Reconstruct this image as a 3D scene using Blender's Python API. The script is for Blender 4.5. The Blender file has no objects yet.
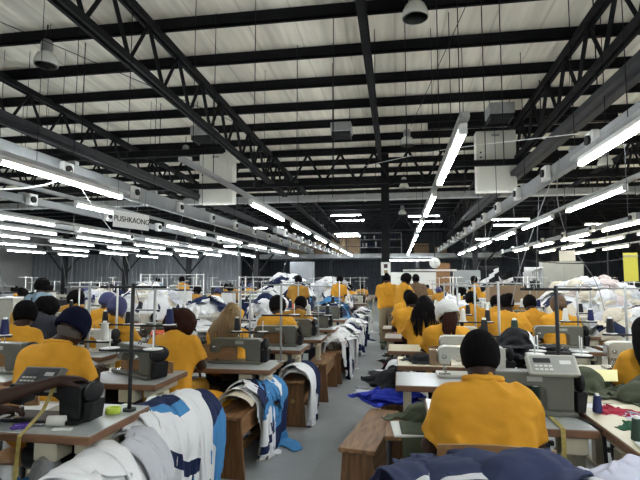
import bpy, bmesh, math, random
import numpy as np
from mathutils import Vector, Matrix, Euler
random.seed(7); rng = np.random.default_rng(11)
PI = math.pi
scene = bpy.context.scene
COL = scene.collection
R = math.radians

def crease(m, scale=5, dist=.03, strength=.8):
    # soft irregular cloth creases as surface relief
    N = m.node_tree; b = N.nodes['Principled BSDF']; tc = N.nodes.new('ShaderNodeTexCoord')
    n = N.nodes.new('ShaderNodeTexNoise'); n.noise_type = 'RIDGED_MULTIFRACTAL'; n.inputs['Scale'].default_value = scale; n.inputs['Detail'].default_value = 2; n.inputs['Distortion'].default_value = .8
    N.links.new(tc.outputs['Object'], n.inputs['Vector']); bp = N.nodes.new('ShaderNodeBump'); bp.inputs['Strength'].default_value = strength; bp.inputs['Distance'].default_value = dist
    N.links.new(n.outputs['Fac'], bp.inputs['Height'])
    if b.inputs['Normal'].is_linked: N.links.new(b.inputs['Normal'].links[0].from_socket, bp.inputs['Normal'])
    N.links.new(bp.outputs['Normal'], b.inputs['Normal'])
# ------------------------------------------------------------------ object helpers
def tag(o, label=None, cat=None, group=None, kind=None):
    if label: o['label'] = label
    if cat: o['category'] = cat
    if group: o['group'] = group
    if kind: o['kind'] = kind
    return o

def empty(name, loc, label=None, cat=None, group=None, rz=0.0, scale=None):
    o = bpy.data.objects.new(name, None); COL.objects.link(o)
    o.empty_display_size = 0.05
    o.location = loc; o.rotation_euler = (0, 0, rz)
    if scale: o.scale = (scale, scale, scale)
    return tag(o, label, cat, group)

def link(name, me, mat=None, parent=None, loc=None, rot=None, smooth=None):
    o = bpy.data.objects.new(name, me); COL.objects.link(o)
    if mat is not None and not me.materials: me.materials.append(mat)
    if parent: o.parent = parent
    if loc is not None: o.location = loc
    if rot is not None: o.rotation_euler = rot
    return o

def kids(o): return [c for c in ALLKIDS.get(o.name, [])]
def copy_tree(o, parent=None):
    c = o.copy(); COL.objects.link(c)
    if parent: c.parent = parent; c.matrix_parent_inverse = o.matrix_parent_inverse.copy()
    for ch in list(o.children): copy_tree(ch, c)
    return c
def dup(o, loc, rz=None, label=None, group=None, scale=None):
    c = copy_tree(o); c.location = loc
    if rz is not None: c.rotation_euler = (0, 0, rz)
    if label: c['label'] = label
    if group: c['group'] = group
    if scale: c.scale = (scale, scale, scale)
    return c

class MB:
    """collects shapes for ONE mesh"""
    def __init__(s): s.v = []; s.f = []; s.sm = []; s.n = 0
    def add(s, vs, fs, smooth=False):
        s.v.append(np.asarray(vs, float).reshape(-1, 3)); b = s.n
        for q in fs: s.f.append([i + b for i in q]); s.sm.append(smooth)
        s.n += len(s.v[-1]); return s
    def box(s, x0, x1, y0, y1, z0, z1, c=0.0, M=None):
        bm = bmesh.new(); bmesh.ops.create_cube(bm, size=1)
        for v in bm.verts:
            v.co = Vector(((x0+x1)/2 + v.co.x*(x1-x0), (y0+y1)/2 + v.co.y*(y1-y0), (z0+z1)/2 + v.co.z*(z1-z0)))
        if c > 0: bmesh.ops.bevel(bm, geom=bm.edges[:], offset=c, segments=1, affect='EDGES', profile=.5)
        return s.bm(bm, M)
    def bm(s, bm, M=None, smooth=False):
        if M is not None: bm.transform(M)
        bm.verts.index_update()
        s.add([v.co[:] for v in bm.verts], [[v.index for v in f.verts] for f in bm.faces], smooth); bm.free(); return s
    def cyl(s, p0, p1, r0, r1=None, n=10, caps=True, smooth=True):
        r1 = r0 if r1 is None else r1
        return s.tube([p0, p1], [r0, r1], n, caps, smooth)
    def tube(s, pts, rad, n=8, caps=True, smooth=True):
        P = [Vector(p) for p in pts]; rs = rad if hasattr(rad, '__len__') else [rad]*len(P)
        vs = []; fs = []; up = None
        for i, p in enumerate(P):
            t = (P[min(i+1, len(P)-1)] - P[max(i-1, 0)]).normalized()
            if up is None:
                up = Vector((0, 0, 1)) if abs(t.z) < .9 else Vector((1, 0, 0))
            a = (up - t*up.dot(t))
            if a.length < 1e-4: a = t.orthogonal()
            a.normalize(); up = a; b = t.cross(a)
            for k in range(n):
                th = 2*PI*k/n; vs.append((p + (a*math.cos(th) + b*math.sin(th))*rs[i])[:])
        for i in range(len(P)-1):
            for k in range(n):
                k2 = (k+1) % n; fs.append([i*n+k, i*n+k2, (i+1)*n+k2, (i+1)*n+k])
        s.add(vs, fs, smooth)
        if caps:
            b = s.n - len(vs)
            s.f.append([b+k for k in range(n)][::-1]); s.sm.append(False)
            s.f.append([b+(len(P)-1)*n+k for k in range(n)]); s.sm.append(False)
        return s
    def lathe(s, prof, n=20, c=(0, 0, 0), M=None, smooth=True):
        vs = []; fs = []
        for (r, z) in prof:
            for k in range(n):
                th = 2*PI*k/n; vs.append((c[0]+r*math.cos(th), c[1]+r*math.sin(th), c[2]+z))
        m = len(prof)
        for i in range(m-1):
            for k in range(n):
                k2 = (k+1) % n; fs.append([i*n+k, i*n+k2, (i+1)*n+k2, (i+1)*n+k])
        if prof[0][0] > 1e-5: fs.append(list(range(n))[::-1])
        if prof[-1][0] > 1e-5: fs.append([(m-1)*n+k for k in range(n)])
        vs = np.array(vs)
        if M is not None:
            A = np.array(M); vs = vs @ A[:3, :3].T + A[:3, 3]
        return s.add(vs, fs, smooth)
    def prism(s, poly, y0, y1, c=0.0, axis='y', M=None):
        """poly in (x,z) extruded along y"""
        bm = bmesh.new()
        vs = [bm.verts.new((p[0], y0, p[1])) for p in poly]; f = bm.faces.new(vs)
        r = bmesh.ops.extrude_face_region(bm, geom=[f])
        for v in [g for g in r['geom'] if isinstance(g, bmesh.types.BMVert)]: v.co.y = y1
        bmesh.ops.recalc_face_normals(bm, faces=bm.faces[:])
        if c > 0: bmesh.ops.bevel(bm, geom=bm.edges[:], offset=c, segments=2, affect='EDGES', profile=.5)
        if axis == 'x': bm.transform(Matrix.Rotation(PI/2, 4, 'Z'))
        return s.bm(bm, M)
    def mesh(s, name):
        me = bpy.data.meshes.new(name)
        V = np.concatenate(s.v) if s.v else np.zeros((0, 3))
        me.from_pydata(V.tolist(), [], s.f)
        me.polygons.foreach_set('use_smooth', s.sm); me.update(); return me
    def build(s, name, mat, parent=None, loc=None, rot=None):
        return link(name, s.mesh(name), mat, parent, loc, rot)

# ------------------------------------------------------------------ materials
MATS = {}
def mat(name, col, rough=.6, metal=0.0, noise=0.0, nscale=8.0, bump=0.0, bscale=60.0, spec=None, stretch=None, col2=None, detail=3):
    if name in MATS: return MATS[name]
    m = bpy.data.materials.new(name); m.use_nodes = True; N = m.node_tree; b = N.nodes['Principled BSDF']
    b.inputs['Base Color'].default_value = (*col, 1); b.inputs['Roughness'].default_value = rough
    b.inputs['Metallic'].default_value = metal
    if spec is not None: b.inputs['Specular IOR Level'].default_value = spec
    tc = N.nodes.new('ShaderNodeTexCoord'); mp = N.nodes.new('ShaderNodeMapping')
    N.links.new(tc.outputs['Object'], mp.inputs['Vector'])
    if stretch: mp.inputs['Scale'].default_value = stretch
    if noise > 0 or col2:
        n = N.nodes.new('ShaderNodeTexNoise'); n.inputs['Scale'].default_value = nscale; n.inputs['Detail'].default_value = detail
        N.links.new(mp.outputs['Vector'], n.inputs['Vector'])
        r = N.nodes.new('ShaderNodeValToRGB')
        c2 = col2 if col2 else tuple(c*(1-noise) for c in col)
        r.color_ramp.elements[0].position = .32; r.color_ramp.elements[1].position = .68
        r.color_ramp.elements[0].color = (*c2, 1); r.color_ramp.elements[1].color = (*col, 1)
        N.links.new(n.outputs['Fac'], r.inputs['Fac']); N.links.new(r.outputs['Color'], b.inputs['Base Color'])
    if bump > 0:
        n2 = N.nodes.new('ShaderNodeTexNoise'); n2.inputs['Scale'].default_value = bscale
        N.links.new(mp.outputs['Vector'], n2.inputs['Vector'])
        bp = N.nodes.new('ShaderNodeBump'); bp.inputs['Strength'].default_value = bump; bp.inputs['Distance'].default_value = .01
        N.links.new(n2.outputs['Fac'], bp.inputs['Height']); N.links.new(bp.outputs['Normal'], b.inputs['Normal'])
    MATS[name] = m; return m

def emit(name, col, strength):
    m = bpy.data.materials.new(name); m.use_nodes = True; N = m.node_tree
    b = N.nodes['Principled BSDF']; b.inputs['Base Color'].default_value = (.8, .8, .8, 1)
    b.inputs['Emission Color'].default_value = (*col, 1); b.inputs['Emission Strength'].default_value = strength
    return m

def cloth_mat(name, stops, var=0.0, rough=.85):
    """stops: [(pos,color)...] constant colour bands over the garment's own width (UV x)"""
    m = bpy.data.materials.new(name); m.use_nodes = True; N = m.node_tree; b = N.nodes['Principled BSDF']
    b.inputs['Roughness'].default_value = rough; b.inputs['Specular IOR Level'].default_value = .2
    uv = N.nodes.new('ShaderNodeTexCoord'); sp = N.nodes.new('ShaderNodeSeparateXYZ'); N.links.new(uv.outputs['UV'], sp.inputs[0])
    r = N.nodes.new('ShaderNodeValToRGB'); r.color_ramp.interpolation = 'CONSTANT'
    E = r.color_ramp.elements
    E[0].position = stops[0][0]; E[0].color = (*stops[0][1], 1)
    if len(stops) > 1: E[1].position = stops[1][0]; E[1].color = (*stops[1][1], 1)
    else: E[1].position = 1; E[1].color = (*stops[0][1], 1)
    for p, c in stops[2:]:
        e = E.new(p); e.color = (*c, 1)
    # slanting panel seams
    ma = N.nodes.new('ShaderNodeMath'); ma.operation = 'MULTIPLY_ADD'; ma.inputs[1].default_value = var
    N.links.new(sp.outputs['Y'], ma.inputs[0]); N.links.new(sp.outputs['X'], ma.inputs[2])
    N.links.new(ma.outputs[0], r.inputs['Fac']); N.links.new(r.outputs['Color'], b.inputs['Base Color'])
    n2 = N.nodes.new('ShaderNodeTexNoise'); n2.inputs['Scale'].default_value = 25
    N.links.new(uv.outputs['Object'], n2.inputs['Vector'])
    bp = N.nodes.new('ShaderNodeBump'); bp.inputs['Strength'].default_value = .15; bp.inputs['Distance'].default_value = .01
    N.links.new(n2.outputs['Fac'], bp.inputs['Height']); N.links.new(bp.outputs['Normal'], b.inputs['Normal'])
    MATS[name] = m; return m

def wood_mat(name, a, c, axis=(1, 12, 12)):
    m = bpy.data.materials.new(name); m.use_nodes = True; N = m.node_tree; b = N.nodes['Principled BSDF']
    b.inputs['Roughness'].default_value = .5
    tc = N.nodes.new('ShaderNodeTexCoord'); mp = N.nodes.new('ShaderNodeMapping'); mp.inputs['Scale'].default_value = axis
    N.links.new(tc.outputs['Object'], mp.inputs['Vector'])
    n = N.nodes.new('ShaderNodeTexNoise'); n.inputs['Scale'].default_value = 3.5; n.inputs['Detail'].default_value = 6; n.inputs['Distortion'].default_value = .6
    N.links.new(mp.outputs['Vector'], n.inputs['Vector'])
    r = N.nodes.new('ShaderNodeValToRGB'); r.color_ramp.elements[0].position = .3; r.color_ramp.elements[1].position = .7
    r.color_ramp.elements[0].color = (*a, 1); r.color_ramp.elements[1].color = (*c, 1)
    N.links.new(n.outputs['Fac'], r.inputs['Fac']); N.links.new(r.outputs['Color'], b.inputs['Base Color'])
    bp = N.nodes.new('ShaderNodeBump'); bp.inputs['Strength'].default_value = .15; bp.inputs['Distance'].default_value = .01
    N.links.new(n.outputs['Fac'], bp.inputs['Height']); N.links.new(bp.outputs['Normal'], b.inputs['Normal'])
    MATS[name] = m; return m

M = MATS
mat('steel_black', (.010, .010, .011), .75, noise=.3, nscale=3, spec=.15)
mat('steel_dark', (.035, .035, .037), .6, noise=.3, nscale=4, spec=.25)
mat('steel_rust', (.07, .035, .03), .6, noise=.4, nscale=6)
mat('galv', (.42, .43, .42), .45, .35, noise=.25, nscale=5)
mat('trunk_grey', (.25, .26, .26), .5, noise=.12, nscale=4)
mat('white_paint', (.72, .72, .68), .45, noise=.06, nscale=3)
mat('cabinet_white', (.78, .77, .68), .4, noise=.05, nscale=2)
mat('plastic_white', (.75, .75, .72), .4)
mat('plastic_black', (.012, .012, .013), .6, spec=.2)
mat('cream_paint', (.50, .46, .34), .5, noise=.18, nscale=9)
mat('machine_grey', (.12, .12, .095), .38, noise=.15, nscale=12)
mat('machine_white', (.50, .49, .42), .35, noise=.08, nscale=12)
mat('machine_black', (.014, .014, .015), .45, spec=.3, noise=.3, nscale=20)
mat('chrome', (.6, .6, .6), .2, 1.0)
mat('laminate', (.40, .42, .41), .28, noise=.14, nscale=5)
mat('laminate_cream', (.56, .51, .36), .4, noise=.1, nscale=5)
mat('panel_face', (.34, .34, .31), .45)
mat('skin', (.036, .016, .010), .6, spec=.25, noise=.15, nscale=30, bump=.1, bscale=200)
mat('hair_black', (.006, .005, .005), .9, spec=.06, bump=.8, bscale=160)
mat('hair_brown', (.030, .011, .007), .85, spec=.08, bump=.8, bscale=120)
mat('hair_gold', (.26, .15, .045), .5, noise=.6, nscale=60, stretch=(6, 6, 1))
mat('beanie_navy', (.008, .009, .024), .95, spec=.05, bump=.6, bscale=140)
mat('knit_grey', (.10, .085, .075), .9, bump=.6, bscale=200)
mat('beanie_white', (.55, .55, .53), .9, bump=.6, bscale=140)
mat('scarf_blue', (.045, .05, .13), .85, bump=.4, bscale=80)
mat('scarf_brown', (.16, .095, .05), .85, noise=.4, nscale=40)
mat('shirt_yellow', (.60, .285, .022), .82, noise=.10, nscale=7, bump=.25, bscale=35, spec=.2)
mat('shirt_mustard', (.40, .20, .03), .82, noise=.12, nscale=7, bump=.25, bscale=35, spec=.2)
mat('shirt_denim', (.22, .31, .38), .85, noise=.15, nscale=9, bump=.2)
mat('trousers_dark', (.02, .02, .028), .9, bump=.3, bscale=30)
mat('trousers_mustard', (.42, .21, .02), .9, bump=.3, bscale=30)
mat('trousers_khaki', (.30, .24, .15), .9, bump=.3, bscale=30)
mat('shoe', (.02, .02, .02), .5)
mat('thread_white', (.75, .74, .68), .8, bump=.5, bscale=300, stretch=(.1, .1, 3))
mat('thread_black', (.012, .012, .016), .75, bump=.5, bscale=300, stretch=(.1, .1, 3))
mat('thread_navy', (.012, .018, .09), .75)
mat('thread_green', (.02, .05, .035), .75)
mat('thread_red', (.5, .02, .06), .75)
mat('thread_lime', (.5, .62, .06), .7)
mat('cardboard', (.28, .19, .11), .85, noise=.15, nscale=5)
mat('paper', (.75, .75, .72), .8)
mat('brass', (.35, .26, .12), .4, .6)
wood_mat('wood_brown', (.13, .060, .022), (.34, .18, .075), (9, 1.2, 9))
wood_mat('wood_end', (.09, .040, .014), (.21, .10, .038), (9, 9, 1.2))
wood_mat('wood_edge', (.13, .06, .03), (.20, .10, .05), (1, 9, 9))
wood_mat('wood_light', (.20, .10, .035), (.34, .18, .07), (1.5, 9, 9))
WH = (.78, .78, .78); LG = (.52, .53, .56); NV = (.012, .02, .065); SK = (.06, .22, .45); BK = (.012, .012, .014)
cloth_mat('c_white', [(0, WH)])
cloth_mat('c_grey', [(0, LG)])
cloth_mat('c_white_navy', [(0, NV), (.24, WH), (.74, NV)], .12)
cloth_mat('c_white_side', [(0, WH), (.60, NV), (.70, WH)], -.2)
cloth_mat('c_white_blue', [(0, WH), (.2, SK), (.3, NV), (.42, WH), (.82, NV)], .25)
cloth_mat('c_blue', [(0, NV), (.35, SK), (.58, NV), (.8, SK)], .3)
cloth_mat('c_navy', [(0, NV)])
cloth_mat('c_navy_deep', [(0, (.028, .036, .08)), (.46, (.55, .55, .55)), (.5, (.028, .036, .08))], .1)
cloth_mat('c_white_mid', [(0, WH), (.36, NV), (.47, SK), (.53, WH), (.70, NV), (.76, WH)], .1)
cloth_mat('c_navy_plain', [(0, (.028, .036, .08))])
cloth_mat('c_black', [(0, BK)])
cloth_mat('c_black_white', [(0, BK), (.46, WH), (.55, BK)], .2)
cloth_mat('c_olive', [(0, (.065, .075, .045))])
cloth_mat('c_green', [(0, (.01, .075, .035))])
cloth_mat('c_red', [(0, (.32, .015, .04))])
cloth_mat('c_royal', [(0, (.015, .03, .33)), (.8, (.4, .4, .42))], .1)
cloth_mat('c_yellow', [(0, (.68, .33, .022))])
cloth_mat('c_orange', [(0, (.6, .12, .05))])
cloth_mat('c_cream', [(0, (.66, .60, .48))])
cloth_mat('c_pinkwhite', [(0, (.66, .56, .54))])
cloth_mat('c_lilac', [(0, (.50, .51, .60))])

def heap_mat(name, cols):
    m = bpy.data.materials.new(name); m.use_nodes = True; N = m.node_tree; b = N.nodes['Principled BSDF']; b.inputs['Roughness'].default_value = .9
    tc = N.nodes.new('ShaderNodeTexCoord'); v = N.nodes.new('ShaderNodeTexVoronoi'); v.inputs['Scale'].default_value = 6; N.links.new(tc.outputs['Object'], v.inputs['Vector'])
    sp = N.nodes.new('ShaderNodeSeparateXYZ'); N.links.new(v.outputs['Color'], sp.inputs[0])
    r = N.nodes.new('ShaderNodeValToRGB'); r.color_ramp.interpolation = 'CONSTANT'; E = r.color_ramp.elements
    E[0].position = 0; E[0].color = (*cols[0], 1); E[1].position = 1/len(cols); E[1].color = (*cols[1], 1)
    for i, c in enumerate(cols[2:]): e = E.new((i+2)/len(cols)); e.color = (*c, 1)
    N.links.new(sp.outputs[0], r.inputs['Fac']); N.links.new(r.outputs['Color'], b.inputs['Base Color'])
    MATS[name] = m
heap_mat('heap_white', [WH, WH, LG, NV, WH, (.66, .60, .48)]); heap_mat('heap_navy', [NV, WH, NV, NV, SK]); heap_mat('heap_pink', [(.66, .56, .54), WH, (.66, .60, .48), WH])

for n_ in ('shirt_yellow', 'shirt_mustard', 'shirt_denim', 'trousers_mustard', 'trousers_khaki'): crease(MATS[n_], 6, .035, .8)
for n_ in list(MATS):
    if n_.startswith('c_'): crease(MATS[n_], 7, .02, .35)
# ------------------------------------------------------------------ signed-distance bodies
EDG = [((0,0,0),(1,0,0)),((0,1,0),(1,1,0)),((0,0,1),(1,0,1)),((0,1,1),(1,1,1)),
       ((0,0,0),(0,1,0)),((1,0,0),(1,1,0)),((0,0,1),(0,1,1)),((1,0,1),(1,1,1)),
       ((0,0,0),(0,0,1)),((1,0,0),(1,0,1)),((0,1,0),(0,1,1)),((1,1,0),(1,1,1))]
def surfnet(F, o, h):
    sh = np.array(F.shape) - 1
    acc = np.zeros((*sh, 3)); cnt = np.zeros(sh)
    def sl(c): return F[c[0]:c[0]+sh[0], c[1]:c[1]+sh[1], c[2]:c[2]+sh[2]]
    for a, b in EDG:
        A = sl(a); B = sl(b); m = (A < 0) != (B < 0)
        d = np.where(m, A-B, 1.0); t = np.where(m, A/d, 0)
        for k in range(3): acc[..., k] += np.where(m, a[k] + t*(b[k]-a[k]), 0)
        cnt += m
    act = cnt > 0; idx = np.full(sh, -1); idx[act] = np.arange(act.sum())
    ii = np.argwhere(act); V = (ii + acc[act]/cnt[act][:, None])*h + np.array(o)
    faces = []
    for ax in range(3):
        u, w = [(1, 2), (2, 0), (0, 1)][ax]
        A = F.take(range(0, F.shape[ax]-1), ax); B = F.take(range(1, F.shape[ax]), ax)
        m = (A < 0) != (B < 0)
        P = np.argwhere(m); P = P[(P[:, u] > 0) & (P[:, w] > 0) & (P[:, u] < sh[u]) & (P[:, w] < sh[w])]
        eu = np.zeros(3, int); eu[u] = 1; ew = np.zeros(3, int); ew[w] = 1
        q = [idx[tuple((P-eu-ew).T)], idx[tuple((P-ew).T)], idx[tuple(P.T)], idx[tuple((P-eu).T)]]
        Q = np.stack(q, 1); neg = A[tuple(P.T)] < 0
        Q[~neg] = Q[~neg][:, ::-1]; faces.append(Q)
    Fc = np.concatenate(faces); Fc = Fc[(Fc >= 0).all(1)]
    return V, Fc

def smin(a, b, k):
    if k <= 0: return np.minimum(a, b)
    h = np.clip(.5+.5*(b-a)/k, 0, 1); return b*(1-h)+a*h - k*h*(1-h)
def cap(P, a, b, ra, rb):
    a = np.array(a, float); b = np.array(b, float); ab = b-a; L = (ab@ab) + 1e-9
    t = np.clip(((P-a)@ab)/L, 0, 1); d = P - a - t[..., None]*ab
    return np.sqrt((d*d).sum(-1)) - (ra + t*(rb-ra))
def ell(P, c, r, M3=None):
    q = P-np.array(c)
    if M3 is not None: q = q@M3
    q = q/np.array(r); n = np.sqrt((q*q).sum(-1)); return (n-1)*min(r)
def fold(P, s, seed, n=5):
    g = np.random.default_rng(seed); o = 0
    for i in range(n):
        d = g.normal(size=3); d /= np.linalg.norm(d); o = o + np.sin(P@d*s*(.6+.9*g.random()) + g.random()*6.28 + 1.5*np.sin(P@np.roll(d, 1)*s*.5))
    return o/n
def grid(lo, hi, h):
    lo = np.array(lo); n = np.ceil((np.array(hi)-lo)/h).astype(int)+1
    ax = [lo[k]+h*np.arange(n[k]) for k in range(3)]
    return np.stack(np.meshgrid(*ax, indexing='ij'), -1), lo
def mesh_vf(name, V, Fc, smooth=True):
    me = bpy.data.meshes.new(name)
    me.from_pydata(np.asarray(V).tolist(), [], np.asarray(Fc).tolist() if not isinstance(Fc, list) else Fc)
    me.polygons.foreach_set('use_smooth', [smooth]*len(me.polygons)); me.update(); return me

# hand: palm in local frame, wrist at origin, fingers along +x, palm down (-z), thumb to +y
def hand_vf(curl=.5, h=.0045):
    P, lo = grid((-.05, -.075, -.085), (.20, .085, .05), h)
    F = smin(cap(P, (-.03, 0, 0), (.02, 0, 0), .026, .028), cap(P, (.03, -.022, 0), (.075, -.028, 0), .018, .015), .02)
    F = smin(F, cap(P, (.03, .02, 0), (.08, .028, 0), .018, .014), .02)
    F = smin(F, cap(P, (.02, 0, 0), (.082, 0, .002), .022, .016), .02)
    for i, (y, L) in enumerate([(.032, .068), (.011, .078), (-.011, .072), (-.031, .056)]):
        a = np.array((.082, y, .002)); ang = 0
        segs = [.45, .32, .26]; rr = [.0098, .0088, .0078, .0066]; Fi = None
        for j, s in enumerate(segs):
            ang += curl*(.5+.5*j)*(1+.1*i); b = a + L*s*np.array((math.cos(ang), y*1.2*(1 if j == 0 else 0), -math.sin(ang)))
            c = cap(P, a, b, rr[j], rr[j+1]); Fi = c if Fi is None else smin(Fi, c, .003); a = b
        F = smin(F, Fi, .004)
    t = [(.02, .024, -.004), (.052, .052, -.014), (.082, .062, -.026), (.104, .062, -.036)]
    Ft = smin(cap(P, t[0], t[1], .015, .0125), cap(P, t[1], t[2], .0115, .0105), .006); Ft = smin(Ft, cap(P, t[2], t[3], .0105, .008), .004)
    F = smin(F, Ft, .008)
    return surfnet(F, lo, h)
HAND = {}
def place_hand(wr, el, side, curl=.5, up=(0, 0, 1), size=1.0):
    if curl not in HAND: HAND[curl] = hand_vf(curl)
    V, Fc = HAND[curl]
    x = np.array(wr)-np.array(el); x = x/np.linalg.norm(x); x = x + np.array((0, 0, -.15)); x /= np.linalg.norm(x)
    z = np.array(up, float); z = z - x*(z@x); z /= np.linalg.norm(z); y = np.cross(z, x)
    V2 = V.copy(); Fc2 = Fc
    if side > 0: pass
    else: V2[:, 1] *= -1; Fc2 = Fc[:, ::-1]
    V2 = V2*size
    return V2 @ np.stack([x, y, z]) + np.array(wr), Fc2

SEAT = dict(pel=(0, 0, .60), ch=(0, .06, .87), nk=(0, .08, 1.02), hd=(0, .15, 1.145),
            sl=(-.165, .07, .965), sr=(.165, .07, .965), el=(-.235, .17, .76), er=(.235, .17, .76), wl=(-.12, .385, .84), wr=(.12, .385, .84),
            hl=(-.09, 0, .54), hr=(.09, 0, .54), kl=(-.13, .40, .53), kr=(.13, .40, .53), al=(-.12, .38, .09), ar=(.12, .38, .09), pitch=-.35, yaw=0, roll=0)
def pose(base, **k):
    p = dict(base); p.update(k); return p
def shift(p, dy=0, dz=0, dx=0, keys=('ch', 'nk', 'hd', 'sl', 'sr')):
    q = dict(p)
    for k in keys: q[k] = (p[k][0]+dx, p[k][1]+dy, p[k][2]+dz)
    return q
STAND = dict(pel=(0, 0, .93), ch=(0, .03, 1.20), nk=(0, .04, 1.38), hd=(0, .08, 1.51),
             sl=(-.17, .03, 1.33), sr=(.17, .03, 1.33), el=(-.24, .02, 1.06), er=(.24, .02, 1.06), wl=(-.17, .22, .98), wr=(.17, .22, .98),
             hl=(-.09, 0, .88), hr=(.09, 0, .88), kl=(-.10, .02, .49), kr=(.10, .02, .49), al=(-.10, -.02, .09), ar=(.10, -.02, .09), pitch=-.25, yaw=0, roll=0)

def head_M(p):
    return np.array(Euler((p['pitch'], p['roll'], p['yaw'])).to_matrix())   # columns = local axes
def person_meshes(key, p, h, fat=1.0, sleeve=.75, seed=3, hands=True, face=True):
    J = {k: np.array(v, float) for k, v in p.items() if isinstance(v, tuple)}
    pts = np.array(list(J.values())); lo = pts.min(0)-.24; hi = pts.max(0)+.2; lo[2] = 0 - .01
    lo = lo; P, lo = grid(lo, hi, h)
    A = head_M(p); hd = J['hd']
    def H(x, y, z): return hd + A@np.array((x, y, z))
    # body skin
    F = ell(P, H(0, -.008, .018), (.076, .097, .100), A)
    F = smin(F, ell(P, H(0, .022, -.045), (.058, .066, .066), A), .03)
    if face:
        F = smin(F, cap(P, H(0, .088, .005), H(0, .106, -.022), .009, .014), .012)      # nose
        F = smin(F, cap(P, H(-.018, .086, -.058), H(.018, .086, -.058), .008, .008), .008)  # lips
        F = smin(F, cap(P, H(-.03, .082, .028), H(.03, .082, .028), .010, .010), .012)  # brow
        for s in (-1, 1): F = smin(F, ell(P, H(.078*s, 0, -.01), (.010, .020, .032), A), .006)
    F = smin(F, cap(P, J['nk']-(0, 0, .03), hd+A@np.array((0, -.02, -.05)), .052, .05), .03)
    def torso(i, kf=fat):
        w = J['sr']-J['sl']; c = (J['sr']+J['sl'])/2
        T = cap(P, c-w*.36-(0, 0, .012), c+w*.36-(0, 0, .012), .062*kf+i, .062*kf+i)
        for sg in (-1, 1): T = smin(T, cap(P, J['nk']+(0, -.012, -.02), c+w*.46*sg+(0, 0, -.005), .060+i, .050+i), .03)
        T = smin(T, cap(P, J['nk']+(0, 0, -.02), J['nk']+(0, 0, .03), .075+i*.5, .055+i*.5), .05)
        u = w/np.linalg.norm(w)
        T = smin(T, cap(P, J['ch']-u*.085*kf, J['ch']+u*.085*kf, .112*kf+i, .112*kf+i), .09)
        m = J['pel']*.5+J['ch']*.5
        T = smin(T, cap(P, m-u*.075*kf, m+u*.075*kf, .105*kf+i, .105*kf+i), .08)
        T = smin(T, cap(P, J['pel']-u*.085*kf, J['pel']+u*.085*kf, .115*kf+i, .115*kf+i), .08)
        return T
    T = torso(0); F = smin(F, T, .03)
    for s, e, w in (('sl', 'el', 'wl'), ('sr', 'er', 'wr')):
        F = smin(F, smin(cap(P, J[s], J[e], .05, .04), cap(P, J[e], J[w], .041, .026), .02), .02)
    legs = None
    def leg(i):
        L = None
        for a, b, c in (('hl', 'kl', 'al'), ('hr', 'kr', 'ar')):
            q = smin(cap(P, J[a], J[b], .085+i, .062+i), cap(P, J[b], J[c], .06+i, .042+i), .03)
            L = q if L is None else np.minimum(L, q)
        return L
    F = smin(F, leg(-.004), .03)
    V, Fc = surfnet(F, lo, h); body = (V, Fc)
    if hands:
        Vs = [V]; Fs = [Fc]; n = len(V)
        for w, e, sd in (('wl', 'el', -1), ('wr', 'er', 1)):
            hv, hf = place_hand(J[w], J[e], -sd, p.get('curl', .5), p.get('up_'+w, (0, 0, 1)))
            Vs.append(hv); Fs.append(hf+n); n += len(hv)
        body = (np.concatenate(Vs), np.concatenate(Fs))
    # shirt
    S = torso(.016)
    sl = None
    for s, e, sg in (('sl', 'el', -1), ('sr', 'er', 1)):
        d = J[e]-J[s]; L = np.linalg.norm(d); d /= L
        end = J[s]+d*L*sleeve
        q = cap(P, J[s], J[s]+d*L*(sleeve+.2), .064, .070)
        q = np.maximum(q, (P-end)@d)
        S = smin(S, q, .04)
    S = np.maximum(S, (J['pel'][2]-.03)-P[..., 2] + .02*np.sin(P[..., 0]*9))
    nk = J['nk']+(0, .01, .055); S = np.maximum(S, -cap(P, nk, nk+(0, .02, .1), .058, .09))
    Z = P*np.array((1, 1, .6)); fr = 1-np.abs(fold(Z*(1, .6, 1), 42, seed, 4))*2.2; S = S + .010*fold(Z, 22, seed+2, 4) - .012*np.clip(fr, -.2, 1)*np.clip(.45+.9*fold(P, 14, seed+9, 3), 0, 1) + .003*fold(P, 80, seed+1, 4) + .004
    shirt = surfnet(S, lo, h)
    # trousers
    L = leg(.014); u = (J['hr']-J['hl']); u /= np.linalg.norm(u)
    L = smin(L, cap(P, J['pel']-u*.08, J['pel']+u*.08, .122*fat, .122*fat), .05)
    L = np.maximum(L, P[..., 2]-(J['pel'][2]+.06)); L = np.maximum(L, .10-P[..., 2])
    L = L+.006*fold(P, 26, seed+5, 4)
    tr = surfnet(L, lo, h)
    def mk(n, vf): return mesh_vf(n, *vf)
    out = dict(body=mk('body', body), shirt=mk('shirt', shirt), trousers=mk('trousers', tr), J=J, A=A, p=p, fat=fat)
    # shoes
    shs = []
    for a in ('al', 'ar'):
        c = J[a]; G, l2 = grid((c[0]-.08, c[1]-.12, -.01), (c[0]+.08, c[1]+.22, .16), max(.012, h*.7))
        D = smin(cap(G, (c[0], c[1]-.03, .045), (c[0], c[1]+.12, .035), .042, .036), cap(G, (c[0], c[1], .04), (c[0], c[1], .11), .042, .045), .03)
        D = np.maximum(D, -G[..., 2]+.002); shs.append(mesh_vf('shoe', *surfnet(D, l2, max(.012, h*.7))))
    out['shoes'] = shs
    # collar ring
    mb = MB(); nkc = J['nk']+(0, .0, .040)
    pts = []
    for k in range(22):
        t = -PI*.5 + .35 + (2*PI-.7)*k/21
        pts.append((nkc[0]+.080*math.cos(t+PI), nkc[1]+.01+.066*math.sin(t+PI)*-1*-1, nkc[2]+.012*math.cos(t-PI/2)*0+.016*(-math.sin(t+PI))))
    mb.tube(pts, .016, 8); out['collar'] = mb.mesh('collar')
    return out

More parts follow.
